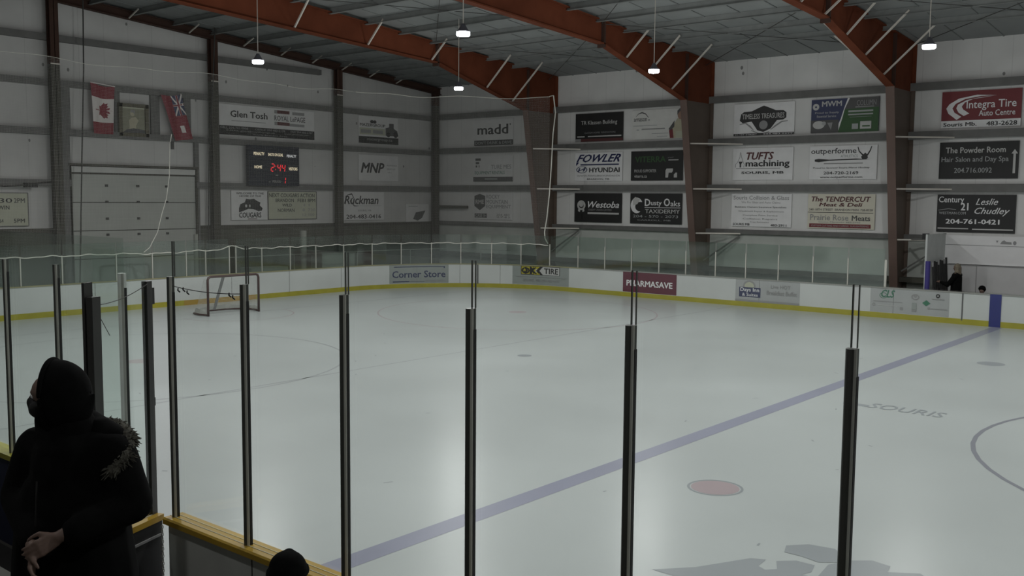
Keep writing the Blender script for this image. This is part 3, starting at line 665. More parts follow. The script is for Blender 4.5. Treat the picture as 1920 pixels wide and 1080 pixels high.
# ================================================================== GOAL
gx, gy = 3.77, YC-.02
gl = thing('hockey_goal', 'hockey goal with dark tubular frame and white netting at the far end', 'hockey goal', (gx, gy, 0))
m = MB(); hw = .93; hh = 1.22; r = .038
m.tube([(gx, gy-hw, 0), (gx, gy-hw, hh-.1), (gx, gy-hw+.03, hh-.03), (gx, gy-hw+.1, hh), (gx, gy+hw-.1, hh), (gx, gy+hw-.03, hh-.03), (gx, gy+hw, hh-.1), (gx, gy+hw, 0)], r, 10)
m.build('goal_frame', 'net_frame', gl, smooth=True)
base = [(gx, gy-hw)]+[(gx-.55-.55*math.sin(t), gy-hw*.98+ (.5-.5*math.cos(t))*.9*hw) for t in [PI/2*k/6 for k in range(7)]]
base = [(gx, gy-hw), (gx-.4, gy-hw-.08), (gx-.8, gy-hw+.0), (gx-1.05, gy-hw+.3), (gx-1.12, gy-.4), (gx-1.12, gy+.4), (gx-1.05, gy+hw-.3), (gx-.8, gy+hw), (gx-.4, gy+hw+.08), (gx, gy+hw)]
MB().tube([(x, y, .035) for x, y in base], .03, 8).build('base_frame', 'net_frame', gl, smooth=True)
m = MB().bar((gx-.05, gy-.0, hh-.02), (gx-.55, gy, hh-.06), .04, .04).bar((gx-.55, gy, hh-.06), (gx-1.1, gy, .05), .09, .03, (1, 0, 0)); m.build('centre_support', 'grey_plastic', gl)
m = MB(); top = [(gx-.02, gy-hw), (gx-.3, gy-hw+.05), (gx-.5, gy-hw+.2), (gx-.55, gy-.4), (gx-.55, gy+.4), (gx-.5, gy+hw-.2), (gx-.3, gy+hw-.05), (gx-.02, gy+hw)]
bse = [(gx-.02, gy-hw), (gx-.5, gy-hw-.05), (gx-.95, gy-hw+.15), (gx-1.1, gy-.4), (gx-1.1, gy+.4), (gx-.95, gy+hw-.15), (gx-.5, gy+hw+.05), (gx-.02, gy+hw)]
uv = []; L0 = 0
for i in range(8):
    if i: L0 += math.hypot(bse[i][0]-bse[i-1][0], bse[i][1]-bse[i-1][1])
    m.v += [(*bse[i], .05), (*top[i], hh-.04)]; uv += [(L0, 0), (L0, 1.25)]
m.f = [(2*i, 2*i+2, 2*i+3, 2*i+1) for i in range(7)]
k0 = len(m.v)
for (x, y) in top: m.v.append((x, y, hh-.03)); uv.append((x, y))
m.f.append(tuple(range(k0, k0+8))); m.m = [0]*8; m.uv = uv; m.build('goal_netting', 'net_goal', gl)
m = MB(); zz = [(x, y) for x, y in base]
m.v = []; vs = []
for x, y in zz: vs += [(x+.02, y, .05), (x+.10*(1 if x < gx-.3 else 0), y, .17+.04*math.sin(y*9))]
m.add(vs, [(2*i, 2*i+2, 2*i+3, 2*i+1) for i in range(len(zz)-1)]); m.build('skirt', 'net_white', gl)['label'] = 'white fabric skirt'

# ================================================================== LAMPS
k = 0
labels = {(6.95, -6.6): 'bright hanging lamp above the mad sign near the wall corner', (14.75, -6.6): 'bright hanging lamp in front of the middle rust red frame', (22.5, -6.6): 'bright hanging lamp above the red tyre sign at the right',
          (6.95, -14.8): 'bright hanging lamp above the long white wall sign at the left', (14.75, -14.8): 'bright hanging lamp at top centre, highest in the picture'}
labels[(6.95, -6.6)] = 'bright hanging lamp at the wall corner, lowest in the picture'
lamp0 = None
for (x, y) in LAMP_POS:
    lab = labels.get((x, y), 'round hanging lamp outside the view')
    t = thing('hanging_lamp', lab, 'lamp', (x, y, 7.4), 'hanging lamps over the ice')
    if lamp0 is None:
        lamp0 = t
        MB().lathe([(.0, .28), (.04, .28), (.06, .24), (.11, .15), (.15, .115), (.16, .10), (.155, .092), (0, .092)], (x, y, 7.4), 20).build('lamp_housing', 'lamp_housing', t, smooth=True)
        MB().lathe([(.158, .094), (.160, .03), (.145, .005), (.0, .0)], (x, y, 7.4), 20).build('lamp_lens', 'lamp_lens', t)
        kids = list(t.children)
    else:
        for c in kids: d = c.copy(); COL.objects.link(d); d.parent = t
    MB().tube([(x, y, 7.68), (x, y, roof(y)-.02)], .011, 6).build('cable', 'brace_metal', t)

# ================================================================== SIGNS ON THE SIDE WALL
SX = {'A': (-1.0, 2.42), 'B': (4.93, 2.44), 'C': (7.80, 2.44), 'D': (12.43, 2.43), 'E': (15.50, 2.44), 'F': (20.02, 2.42)}
SZ = {1: (7.34, 1.19), 2: (5.68, 1.20), 3: (3.96, 1.24)}
def side(c, r, bg, el, lab, **kw): u0, W = SX[c]; z1, H = SZ[r]; return wall_sign('s', u0, z1, W, H, bg, el, lab, **kw)
side('A', 1, 'panel', [T('madd', .1, .2, .88, .58, 'k', .02), R(.02, .80, 1, 1, 'k'), T('DON\'T DRINK & DRIVE', .05, .84, .97, .96, 'mg', .01), E(.93, .22, .015, .03, 'k')], 'grey wall sign with large lower-case letters, topmost beside the wall corner')
side('A', 2, 'panel', [R(.05, .1, .19, .19, 'dg'), R(.06, .24, .15, .32, 'dg'), R(.06, .37, .1, .45, 'dg'), R(.14, .37, .16, .45, 'dg'), T('TURE MES', .46, .36, .96, .52, 'g', .01), T('EQUIPMENT RENTALS', .04, .60, .8, .74, 'teal', .0), R(0, .82, 1, 1, 'dg'), R(.3, .87, .62, .93, 'gdb')], 'grey wall sign with faint green lettering, middle one beside the wall corner')
side('A', 3, 'panel', [P([(.03, .12), (.17, .04), (.31, .12), (.31, .5), (.17, .66), (.03, .5)], 'dg'), T('RME', .06, .26, .28, .42, 'lg', .03), T('ROCKY', .34, .07, .68, .22, 'g', .015), T('MOUNTAIN', .34, .26, .88, .41, 'g', .015), T('EQUIPMENT', .34, .45, .96, .60, 'g', .015), R(.04, .78, .36, .94, 'dg'), T('CASE IH', .06, .80, .34, .92, 'lg', .01), T('204 483', .6, .78, .93, .86, 'g', .008), T('2741', .6, .87, .93, .94, 'g', .008)], 'grey wall sign with a dark shield, lowest one beside the wall corner')
side('B', 1, 'bk', [T('TR Klassen Building', .12, .26, .88, .44, 'lg', .01), T('CUSTOM HOMES  RENOVATIONS', .2, .66, .85, .72, 'g', .0), R(.04, .8, .2, .84, 'lg'), R(.27, .8, .97, .84, 'lg'), R(.12, .9, 1, 1, 'rb'), R(0, .9, .12, 1, 'g')], 'black wall sign with a dull red strip along its bottom')
side('C', 1, 'pale', [ST([(.08, .22), (.13, .12), (.2, .08), (.27, .13), (.33, .26)], [.01, .03, .05, .04, .02], 'dg'), T('arnason', .04, .27, .30, .38, 'dg', .015), E(.34, .34, .015, .03, 'g'), R(.03, .52, .5, .54, 'mg'), R(.2, .63, .65, .67, 'g'), R(.1, .65, .15, .69, 'mg'), R(.4, .80, .72, .82, 'mg'), R(.5, .90, .7, .92, 'mg'),
     P([(.88, .34), (1, .30), (1, .98), (.78, .98), (.8, .6)], 'tan'), E(.94, .2, .055, .17, 'skin'), P([(.88, .22), (.88, .08), (.93, 0), (1, .0), (1, .14), (.93, .1)], 'dg'), P([(.72, .68), (.83, .40), (.83, .6), (.76, .74)], 'dg'), P([(.73, .72), (.80, .68), (.82, .98), (.75, .98)], 'r'), R(.86, .76, .98, .98, 'olive')], 'white sign with a roof swoosh logo and a person in cream at its right')
side('B', 2, 'w', [T('FOWLER', .03, .06, .97, .34, 'b', .03, .5), P([(.03, .34), (.09, .34), (.05, .42), (0.02, .46)], 'b'), R(.12, .40, .93, .45, 'db'), E(.15, .60, .12, .12, 'db', .85), P([(.09, .54), (.12, .54), (.09, .68), (.06, .68)], 'db'), P([(.21, .52), (.24, .52), (.20, .66), (.17, .66)], 'db'), P([(.1, .62), (.2, .55), (.2, .58), (.1, .65)], 'db'), T('HYUNDAI', .31, .53, .95, .70, 'k', .03), T('WWW.FOWLERHYUNDAI.CA', .05, .79, .96, .85, 'g', .005), T('BRANDON, MB', .27, .91, .74, .97, 'k', .01)], 'white wall sign with slanted blue capitals and an oval car emblem')
side('C', 2, 'bk', [T('VITERRA', .08, .18, .68, .38, 'gr', .02), T('proud', .72, .2, .82, .26, 'g', 0), R(.73, .3, .92, .33, 'lg'), T('PROUD SUPPORTER', .07, .62, .50, .72, 'lg', .01), T('viterra.ca', .07, .80, .32, .90, 'lg', .015), P([(.68, .9), (.68, .66), (.70, .6), (.82, .6), (.82, .68), (.80, .74), (.74, .74), (.73, .9)], 'lg'), P([(.84, .8), (.87, .74), (.9, .74), (.9, .9), (.84, .9)], 'lg')], 'black wall sign with green capital letters')
side('B', 3, 'gdbk' if 'ink_gdbk' in MATS else 'bk', [E(.15, .42, .09, .17, 'lg', .6), E(.15, .38, .05, .1, 'lg'), P([(.09, .5), (.13, .55), (.12, .66), (.08, .62)], 'lg'), P([(.21, .5), (.17, .55), (.18, .66), (.22, .62)], 'lg'), T('Westoba', .29, .28, .95, .50, 'w', .02, .3), T('CREDIT UNION LIMITED', .3, .54, .8, .60, 'g', .005), R(.29, .66, .95, .72, 'lg')], 'dark slate wall sign with a pale rosette and italic lettering')
side('C', 3, 'bk', [E(.13, .4, .12, .26, 'w'), E(.2, .44, .1, .16, 'bk'), P([(.05, .2), (.1, .12), (.2, .2), (.14, .36), (.06, .4)], 'lg'), T('D', .29, .18, .40, .42, 'w', .03), T('usty', .41, .26, .62, .44, 'w', .015), T('O', .66, .16, .78, .42, 'w', .03), T('aks', .79, .24, .97, .42, 'w', .015), R(.29, .455, .98, .475, 'w'), T('TAXIDERMY', .3, .52, .97, .65, 'lg', .015), T('204 - 570 - 2073', .06, .71, .94, .80, 'mg', .005), T('CARROLL, MB', .15, .86, .8, .91, 'mg', 0)], 'black wall sign for a taxidermist with a round pale emblem')
side('D', 1, 'w', [P([(.1, .52), (.12, .32), (.17, .25), (.30, .24), (.42, .14), (.5, .08), (.58, .14), (.7, .24), (.82, .25), (.87, .32), (.87, .48), (.82, .54), (.72, .55), (.62, .8), (.5, .9), (.4, .84), (.3, .56), (.15, .6)], 'k'), E(.5, .68, .07, .14, 'g'), T('TIMELESS TREASURES', .14, .32, .84, .48, 'lg', .01), ST([(.1, .64), (.2, .6), (.28, .72), (.34, .84)], [.02, .05, .06, .02], 'g'), ST([(.9, .58), (.8, .6), (.7, .72), (.62, .84)], [.02, .05, .06, .02], 'g'), ST([(.3, .84), (.45, .96), (.6, .9)], .03, 'g'), R(0, .93-.0, 1, 1, 'k'), T('50-1ST STREET', .02, .945, .4, .985, 'w', 0), T('204.483.2299', .5, .945, .98, .985, 'w', .005)], 'white wall sign filled by a black ornate emblem')
side('E', 1, 'db', [P([(.56, 0), (1, 0), (1, .3), (.5, .33)], 'dg'), P([(.5, .33), (1, .3), (1, 1), (.38, 1)], 'gr'), ST([(.56, 0), (.5, .3), (.46, .6), (.39, 1)], [.07, .03, .05, .10], 'w'), E(.07, .22, .05, .1, 'lg', .3), T('MWM', .16, .06, .46, .22, 'lg', .03), T('Proud to Supply', .06, .37, .42, .44, 'lg', .005), T('Essential Service', .09, .47, .38, .54, 'lg', .005), R(0, .62, .42, 1, 'dg'), E(.12, .76, .09, .12, 'lg'), E(.2, .72, .03, .06, 'mg'), P([(.25, .7), (.33, .7), (.31, .92)], 'g'), T('COLUMN', .68, .08, .96, .24, 'g', .01), R(.66, .26, .93, .29, 'g'), R(.56, .37, .92, .42, 'mg'), R(.56, .47, .92, .51, 'mg'), R(.58, .56, .9, .57, 'gdb'), R(.62, .76, .71, .92, 'mg'), R(.74, .70, .90, .92, 'lg'), R(.77, .82, .88, .86, 'gr')], 'blue and green wall sign split by a slanted pale stripe')
side('D', 2, 'w', [ST([(.13, .12), (.12, .28), (.08, .45), (.05, .5), (.05, .6)], .02, 'g'), ST([(.13, .12), (.15, .28), (.18, .45), (.2, .5), (.19, .6)], .02, 'g'), P([(.1, .42), (.17, .42), (.145, .50), (.145, .6), (.12, .6), (.12, .5)], 'k'), T('TUFTS', .23, .13, .69, .37, 'rb', .035, .25), T('machining', .22, .38, .95, .64, 'k', .03), R(.06, .63, .8, .65, 'g'), T('SOURIS, MB', .15, .73, .86, .82, 'k', .03)], 'white wall sign for a machining shop with dark red slanted capitals')
side('E', 2, 'w', [T('outperforme', .02, .07, .70, .28, 'k', .01), T('ATHLETICS', .47, .27, .72, .35, 'gdb', .0), P([(.80, .28), (.83, .22), (.86, .28), (.87, .38), (.84, .42), (.79, .42), (.77, .34)], 'k'), ST([(.72, .05), (.74, .18), (.80, .30)], [.03, .04, .05], 'k'), ST([(.92, .04), (.90, .16), (.86, .30)], [.03, .04, .05], 'k'), P([(.08, .40), (.14, .38), (.3, .41), (.7, .39), (.9, .42), (.3, .44), (.14, .48), (.08, .46)], 'k'), R(.22, .51, .80, .54, 'g'), T('Proud to Sponsor Souris Minor Hockey', .06, .63, .90, .69, 'dg', .01), T('204-720-2169', .22, .76, .74, .85, 'k', .01), T('www.outperforme.com', .17, .90, .80, .97, 'k', .015)], 'white wall sign with a dark figure raising both arms')
side('D', 3, 'w', [T('Souris Collision & Glass', .03, .06, .96, .18, 'g', .01), T('We Do Glass and Auto Claims', .17, .23, .82, .29, 'g', 0), T('Business Owners Insurance Specialists', .06, .38, .92, .44, 'k', .01), T('Windshield Repair & Replacement', .12, .51, .88, .57, 'g', .005), T('Complete Paint Service', .2, .63, .78, .69, 'g', .005), T('Collision Repairs', .2, .74, .78, .80, 'g', .005), T('Free Estimates', .33, .84, .64, .88, 'g', 0), T('SOURIS MB', .03, .90, .32, .97, 'k', .02), T('483-2911', .67, .91, .93, .98, 'k', .02)], 'white wall sign for a collision and glass shop, lines of small text')
side('E', 3, 'cream', [T('The TENDERCUT', .05, .07, .94, .22, 'rb', .03, .2), T('Meat & Deli', .17, .25, .82, .36, 'rb', .03, .2), T('240-18TH STREET  BRANDON MAN. 728-8328', .02, .42, .97, .48, 'dg', .01), R(.0, .525, .98, .54, 'k'), T('Prairie Rose', .04, .59, .62, .76, 'g', .01), T('Meats', .67, .61, .94, .76, 'dg', .02), T('Souris, Manitoba 483-2745', .17, .79, .80, .83, 'g', 0), R(.03, .86, .95, .97, 'r'), T('CUSTOM CUTTING AND CURING  SLAUGHTERING', .06, .89, .92, .94, 'mg', .0)], 'cream wall sign for two butchers with a red strip at the bottom')
side('F', 1, 'r', [R(0, .80, 1, 1, 'w'), T('Souris Mb.', .03, .85, .46, .96, 'k', .03), T('483-2628', .58, .85, .96, .97, 'k', .03), T('Integra Tire', .32, .27, .94, .55, 'w', .012, 0), T('Auto Centre', .48, .54, .93, .70, 'w', .015),
     P([(.7, .16), (.45, .12), (.22, .20), (.1, .34), (.06, .46), (.09, .60), (.2, .78), (.26, .70), (.17, .58), (.14, .46), (.18, .34), (.3, .22), (.5, .16)], 'w'), P([(.66, .17), (.5, .19), (.32, .25), (.21, .36), (.19, .46), (.22, .58), (.29, .68), (.36, .62), (.28, .5), (.26, .42), (.3, .31), (.4, .23)], 'w')], 'red wall sign with a white tyre-track swoosh, top right')
side('F', 2, 'bk', [T('The Powder Room', .08, .14, .84, .30, 'lg', .02), T('Hair Salon and Day Spa', .03, .40, .88, .58, 'mg', .008), T('204.716.0092', .2, .70, .68, .84, 'mg', .008), P([(.91, .34), (.95, .22), (.99, .34), (.965, .34), (.965, .86), (.935, .86), (.935, .34)], 'lg')], 'black wall sign for a hair salon with an upward arrow')
side('F', 3, 'bk', [T('Century', .02, .05, .35, .26, 'w', .012), T('21', .31, .22, .41, .42, 'w', .03), ST([(.02, .42), (.15, .38), (.25, .40)], .02, 'g'), T('WESTMAN.COM', .03, .46, .38, .53, 'mg', .01), T('Leslie', .5, .10, .78, .27, 'w', .008, .4), T('Chudley', .49, .34, .93, .56, 'w', .01, .4), T('204-761-0421', .12, .65, .81, .78, 'w', .03), R(.02, .89, .42, .92, 'lg'), R(.47, .90, .98, .93, 'lg')], 'black wall sign with script lettering and a phone number, above the bench shelter')

# ================================================================== SIGNS ON THE END WALL
def end(u0, z1, W, H, bg, el, lab, **kw): return wall_sign('e', u0, z1, W, H, bg, el, lab, **kw)
end(-9.30, 7.32, 4.78, 1.19, 'panel', [T('Glen Tosh', .13, .19, .50, .41, 'k', .025), R(.14, .52, .48, .54, 'g'), R(.57, .06, .60, .17, 'g'), R(.60, .06, .73, .17, 'rb'), R(.76, .08, .89, .18, 'g'), T('ROYAL LePAGE', .57, .24, .90, .42, 'dg', .015), R(.57, .46, .60, .57, 'g'), R(.60, .46, .73, .57, 'rb'), R(.73, .49, .89, .58, 'g'), R(0, .70, 1, 1, 'bk'), T('CELL 204-741-0008', .03, .73, .30, .80, 'g', .01), T('OFFICE 204-483-2178', .37, .73, .68, .80, 'g', .01), T('FAX 204-483-3747', .74, .73, .98, .80, 'g', .01), T('E-MAIL glen@royallepage.ca', .09, .83, .57, .89, 'g', .005), T('www.glentosh.com', .67, .83, .94, .89, 'g', .005), T('Souris Brandon Area', .35, .92, .7, .97, 'g', .005)], 'long white wall sign above the scoreboard with a dark contact strip')
end(-2.02, 7.36, 2.42, 1.22, 'panel', [E(.33, .2, .05, .06, 'k'), E(.40, .2, .04, .06, 'k'), T('MAZERGROUP', .03, .27, .66, .38, 'k', .02), R(.02, .44, .66, .68, 'olive'), R(.05, .50, .30, .63, 'g'), R(.35, .50, .60, .63, 'g'), P([(.67, .68), (.67, .4), (.76, .36), (.76, .22), (.88, .22), (.88, .4), (.97, .48), (1, .68)], 'dg'), E(.93, .62, .06, .12, 'k'), E(.74, .64, .05, .09, 'k'), R(0, .75, 1, 1, 'bk'), T('mazergroup.ca', .2, .82, .84, .92, 'g', .01)], 'grey sign with a dark tractor silhouette and black bottom strip')
end(-2.03, 5.62, 2.43, 1.16, 'panel', [T('MNP', .05, .30, .64, .70, 'k', .035, .25), T('PROFESSIONAL', .70, .36, .97, .41, 'g', .01), T('SERVICE LLP', .70, .5, .92, .56, 'g', .01), T('MNP.ca', .72, .64, .82, .68, 'g', .01)], 'pale wall sign with three bold slanted capitals, right of the scoreboard')
end(-3.0, 3.95, 2.5, 1.27, 'panel', [T('Ruckman', .05, .14, .86, .44, 'k', .02, .2), ST([(.04, .42), (.12, .12), (.22, .08), (.26, .2), (.18, .32), (.28, .5), (.38, .5)], [.02, .04, .06, .05, .04, .05, .02], 'k'), R(.40, .49, .94, .5, 'mg'), T('SOURIS, MB', .36, .63, .68, .70, 'g', .01), T('204-483-0416', .09, .80, .92, .95, 'k', .015)], 'pale wall sign with curly lettering and a phone number below')
end(-8.70, 3.94, 1.72, 1.19, 'panel', [T('WELCOME TO THE', .13, .06, .90, .13, 'k', .02), T('HOME OF THE', .22, .16, .82, .22, 'k', .02), P([(.2, .6), (.24, .46), (.36, .4), (.4, .28), (.5, .3), (.62, .28), (.72, .36), (.8, .4), (.78, .5), (.86, .6), (.84, .68), (.74, .7), (.6, .63), (.46, .62), (.34, .68), (.2, .74)], 'k'), E(.4, .52, .03, .05, 'lg'), E(.5, .52, .02, .05, 'lg'), T('COUGARS', .2, .74, .82, .92, 'k', .03), R(.44, .95, .7, .97, 'rb')], 'welcome sign with a dark cougar head and COUGARS lettering')
end(-6.94, 3.92, 2.50, 1.15, 'olive', [T('NEXT COUGARS ACTION', .02, .07, .96, .21, 'k', .01), T('BRANDON', .15, .26, .52, .38, 'k', .01), T('FEB1 8PM', .6, .26, .97, .38, 'k', .01), T('WILD', .28, .44, .48, .55, 'k', .01), T('4   8', .72, .44, .86, .54, 'g', .0), T('NORMAN', .19, .62, .53, .74, 'k', .01), T('8  730', .70, .62, .97, .72, 'g', .0), T('12 100', .70, .80, .95, .90, 'g', .0)], 'letter board reading NEXT COUGARS ACTION beside the welcome sign', rim='girt')
end(.91, 3.40, 1.5, .88, 'panel', [P([(.3, .8), (.42, .45), (.85, .35), (.7, .75), (.5, .9)], 'dg'), R(.1, .1, .5, .14, 'mg')], 'small grey sign with a dark swoosh in the wall corner')
end(-19.2, 3.76, 2.55, 1.10, 'olive', [T('OPEN SKATE', .05, .05, .6, .16, 'k', .01), T('1:30', .52, .16, .80, .30, 'k', .01), T('2PM', .82, .16, .96, .30, 'k', .01), T('BALDWIN', .45, .38, .76, .50, 'k', .01), T('64', .63, .78, .68, .90, 'k', .01), T('5PM', .81, .78, .95, .90, 'k', .01)], 'letter board with 2PM and 5PM lines at the left edge', rim='girt')

# scoreboard
sb = thing('scoreboard', 'dark navy scoreboard showing 2:44 in red digits', 'scoreboard', (XE+.2, -6.85, 4.15))
mat('score_navy', (.022, .026, .042), .5, noise=.1)
MB().box(XE+.2, XE+.4, -8.08, -5.60, 4.14, 5.76).build('cabinet', 'score_navy', sb)
sfn = lambda a, b, d: Vector((XE+.402+d, -8.08+a*2.48, 5.76-b*1.62))
def segs(ch, x0, y0, w_, h_):
    on = {'2': 'abged', '4': 'fgbc', '1': 'bc'}[ch]; t = .011; s_ = .12*w_; r = []
    sp = {'a': ((x0+t, y0), (x0+w_-t+s_, y0)), 'b': ((x0+w_+s_, y0+.01), (x0+w_, y0+h_/2-.01)), 'c': ((x0+w_, y0+h_/2+.01), (x0+w_-s_, y0+h_-.01)), 'd': ((x0+t-s_, y0+h_), (x0+w_-t-s_, y0+h_)), 'e': ((x0, y0+h_/2+.01), (x0-s_, y0+h_-.01)), 'f': ((x0+s_, y0+.01), (x0, y0+h_/2-.01)), 'g': ((x0+t, y0+h_/2), (x0+w_-t, y0+h_/2))}
    return [ST([sp[c][0], sp[c][1]], .036, 'led') for c in on]
el = segs('2', .43, .45, .055, .18)+segs('4', .555, .455, .055, .18)+segs('4', .645, .46, .055, .18)+[R(.512, .49, .524, .515, 'led'), R(.508, .575, .52, .60, 'led')]+[ST([(.712, .79), (.707, .85)], .035, 'led'), ST([(.706, .87), (.7, .93)], .035, 'led')]
letter(sb, sfn, el, 2.48, 1.62)
letter(sb, sfn, [T('PENALTY', .09, .17, .30, .245, 'lit', .03), T('SHOTS ON GOAL', .37, .18, .67, .255, 'lit', .03), T('PENALTY', .745, .20, .94, .27, 'litw', .03), T('HOME', .10, .50, .25, .575, 'lit', .03), T('VISITORS', .78, .52, .96, .60, 'lit', .03), T('PERIOD', .45, .86, .62, .92, 'g', .02), E(.54, .73, .03, .012, 'g'), T('DAKTRONICS' if False else 'O', .38, .88, .41, .92, 'g', .02)], 2.48, 1.62)

# portrait in a frame
pt = thing('framed_portrait', 'gold-brown framed faded portrait hanging between two flags', 'picture', (XE+.2, -12.83, 5.88))
mat('gold_frame', (.12, .11, .07), .5, noise=.15, scale=6); mat('canvas', (.30, .30, .22), .7, noise=.08, scale=3)
MB().box(XE+.1, XE+.16, -13.34, -12.32, 5.9, 6.93).build('canvas', 'canvas', pt)
m = MB()
for a, b in (((-13.34, 5.9), (-12.32, 5.9)), ((-13.34, 6.95), (-12.32, 6.95))): m.box(XE+.08, XE+.22, a[0]-.06, b[0]+.06, a[1]-.07, a[1]+.06)
for y in (-13.34, -12.32): m.box(XE+.08, XE+.22, y-.07, y+.07, 5.84, 7.0)
m.build('frame', 'gold_frame', pt)
letter(pt, lambda a, b, d: Vector((XE+.162+d, -13.28+a*.9, 6.88-b*.93)), [R(.0, .0, 1, .05, 'olive'), P([(.3, .5), (.42, .40), (.58, .36), (.72, .5), (.6, .7), (.62, .95), (.3, .95), (.32, .7)], 'tan'), E(.46, .22, .10, .13, 'tan'), P([(.36, .2), (.4, .1), (.5, .08), (.57, .14), (.55, .3), (.5, .2), (.42, .2)], 'g'), P([(.2, .86), (.5, .8), (1, .86), (1, 1), (.0, 1)], 'dg')], .9, .93)

# flags
def flag(label, quad, cols, nm='flag', group=None, waves=2.0):
    """cloth hung from its upper corners; quad = (y, z) of TL, TR, BR, BL"""
    tl, tr, br, bl = [Vector((0, *q)) for q in quad]
    def fn(a, b, d):
        p = tl.lerp(tr, a).lerp(bl.lerp(br, a), b); x = XE+.275+.045*math.sin(a*waves*PI*1.3+b*1.5)+.02*math.sin(b*5+a*3)
        return Vector((x+d, p.y, p.z-.06*math.sin(a*PI)*(1-b)))
    t = thing(nm, label, 'flag', fn(.5, 0, 0)); n = 12; m = MB()
    m.add([fn(i/n, j/n, 0) for j in range(n+1) for i in range(n+1)], [(j*(n+1)+i, j*(n+1)+i+1, (j+1)*(n+1)+i+1, (j+1)*(n+1)+i) for j in range(n) for i in range(n)])
    m.build('cloth', 'ink_'+cols, t, smooth=True); return t, fn
def grid(fn, x0, y0, x1, y1, d, n=10):
    return [fn(x0+(x1-x0)*i/n, y0+(y1-y0)*j/n, d) for j in range(n+1) for i in range(n+1)], [(j*(n+1)+i, j*(n+1)+i+1, (j+1)*(n+1)+i+1, (j+1)*(n+1)+i) for j in range(n) for i in range(n)]
t, fn = flag('red and white maple leaf flag hung sideways left of the portrait', [(-14.47, 7.62), (-13.60, 7.54), (-13.68, 5.86), (-14.40, 5.86)], 'fl')
m = MB(); m.add(*grid(fn, 0, .26, 1, .76, .004)); m.build('white_band', 'ink_fw', t)
leaf = [(0, -.5), (.07, -.33), (.17, -.38), (.14, -.18), (.26, -.3), (.29, -.23), (.44, -.26), (.40, -.13), (.47, -.09), (.24, .1), (.27, .18), (.02, .15), (.02, .42), (-.02, .42), (-.02, .15), (-.27, .18), (-.24, .1), (-.47, -.09), (-.40, -.13), (-.44, -.26), (-.29, -.23), (-.26, -.3), (-.14, -.18), (-.17, -.38), (-.07, -.33)]
m = MB(); m.add([fn(.5-y*.85+.0, .51+x*.36, .009) for x, y in leaf]+[fn(.5, .51, .009)], [(i, (i+1) % len(leaf), len(leaf)) for i in range(len(leaf))]); m.build('maple_leaf', 'ink_fl', t)
MB().bar(fn(0, 0, .01), fn(1, 0, .01), .03, .03).build('hem_rod', 'ink_fw', t)
t, fn = flag('red ensign flag hung askew right of the portrait', [(-11.80, 7.42), (-10.98, 7.50), (-10.50, 5.86), (-11.25, 5.76)], 'fl')
m = MB()
for a, b, w2 in (((.5, .0), (1, .45), .05), ((1, .0), (.5, .45), .05), ((.75, 0), (.75, .45), .09), ((.5, .22), (1, .22), .05)):
    A, B = Vector((a[0], a[1], 0)), Vector((b[0], b[1], 0)); d = (B-A).normalized(); nn = Vector((-d.y, d.x, 0))*w2/2
    m.add([fn((A+nn*i+(B-A)*k/8).x, (A+nn*i+(B-A)*k/8).y, .008) for k in range(9) for i in (-1, 1)], [(2*k, 2*k+1, 2*k+3, 2*k+2) for k in range(8)])
m.build('union_cross', 'ink_fw', t); m = MB(); m.add(*grid(fn, .5, .0, 1, .45, .004)); m.build('canton', 'ink_db', t)
m = MB(); m.add(*grid(fn, .55, .68, .72, .84, .006, 4)); m.build('shield', 'ink_fw', t)
m = MB()
m.add(*grid(fn, .715, .0, .785, .45, .011, 4)); m.add(*grid(fn, .5, .205, 1, .235, .011, 4)); m.build('red_cross', 'ink_fl', t)

# cords in front of the end wall
for nm, pts, lb in (('cable', [(XE+.7, -14.85, 10.5), (XE+.7, -14.9, 8.), (XE+.7, -15.05, 5.2), (XE+.7, -15.3, -.03)], 'dark vertical cable in front of the left wall post'), ('cable', [(XE+.7, -9.72, 10.07), (XE+.7, -9.85, 8.), (XE+.7, -10.1, 5.), (XE+.7, -10.25, -.03)], 'dark slanting cable beside the right door jamb')):
    tag(MB().tube(pts, .025, 6).build(nm, 'wire', None, pts[-1]), lb, 'cable')
# cupboard, pipe and clutter behind the end boards
cb = thing('storage_cabinet', 'low grey cabinet seen through the glass behind the end boards', 'cabinet', (-.9, -5.9, -.03))
MB().box(-1.2, -.5, -6.55, -4.85, -.03, 1.42).build('body', 'crate_grey', cb); MB().box(-1.23, -.47, -6.58, -4.82, 1.42, 1.46).build('lid', 'alu', cb)
tag(MB().tube([(-1.6, -6.6, -.03), (-1.6, -6.6, 2.35)], .13, 14).build('duct_pipe', 'crate_grey', None, (-1.6, -6.6, -.03)), 'pale upright pipe behind the low grey cabinet', 'pipe')
tag(MB().tube([(-1.9, -11.3, -.03), (-1.9, -11.3, 2.3)], .08, 12).build('duct_pipe', 'crate_grey', None, (-1.9, -11.3, -.03)), 'thin pale pipe standing right of the overhead door', 'pipe')
tag(MB().box(-1.6, -.9, -9.6, -7.9, -.03, 1.0).build('bench', 'crate_grey', None, (-1.2, -8.7, -.03)), 'low bench behind the end boards right of the goal', 'bench')
hr = thing('handrail', 'thin pale handrail behind the corner glass', 'handrail', (-1, -3, 0)); m = MB()
m.tube([(-1.3, -12., 1.42), (-1.3, -3., 1.42), (-.6, 1.0, 1.42), (2.5, 1.5, 1.42)], .02, 6)
for p in ((-1.3, -10.), (-1.3, -7.3), (-1.3, -4.), (-1.2, -1.), (1., 1.25)): m.tube([(*p, -.03), (*p, 1.42)], .018, 6)
m.build('rail', 'crate_grey', hr)
tag(MB().tube([(-3.0, 2.7, 3.28), (-1.15, 2.7, 3.28)], .07, 10).build('tube_heater', 'column_dark', None, (-2, 2.7, 3.2)), 'dark horizontal tube fixed near the wall corner', 'heater')
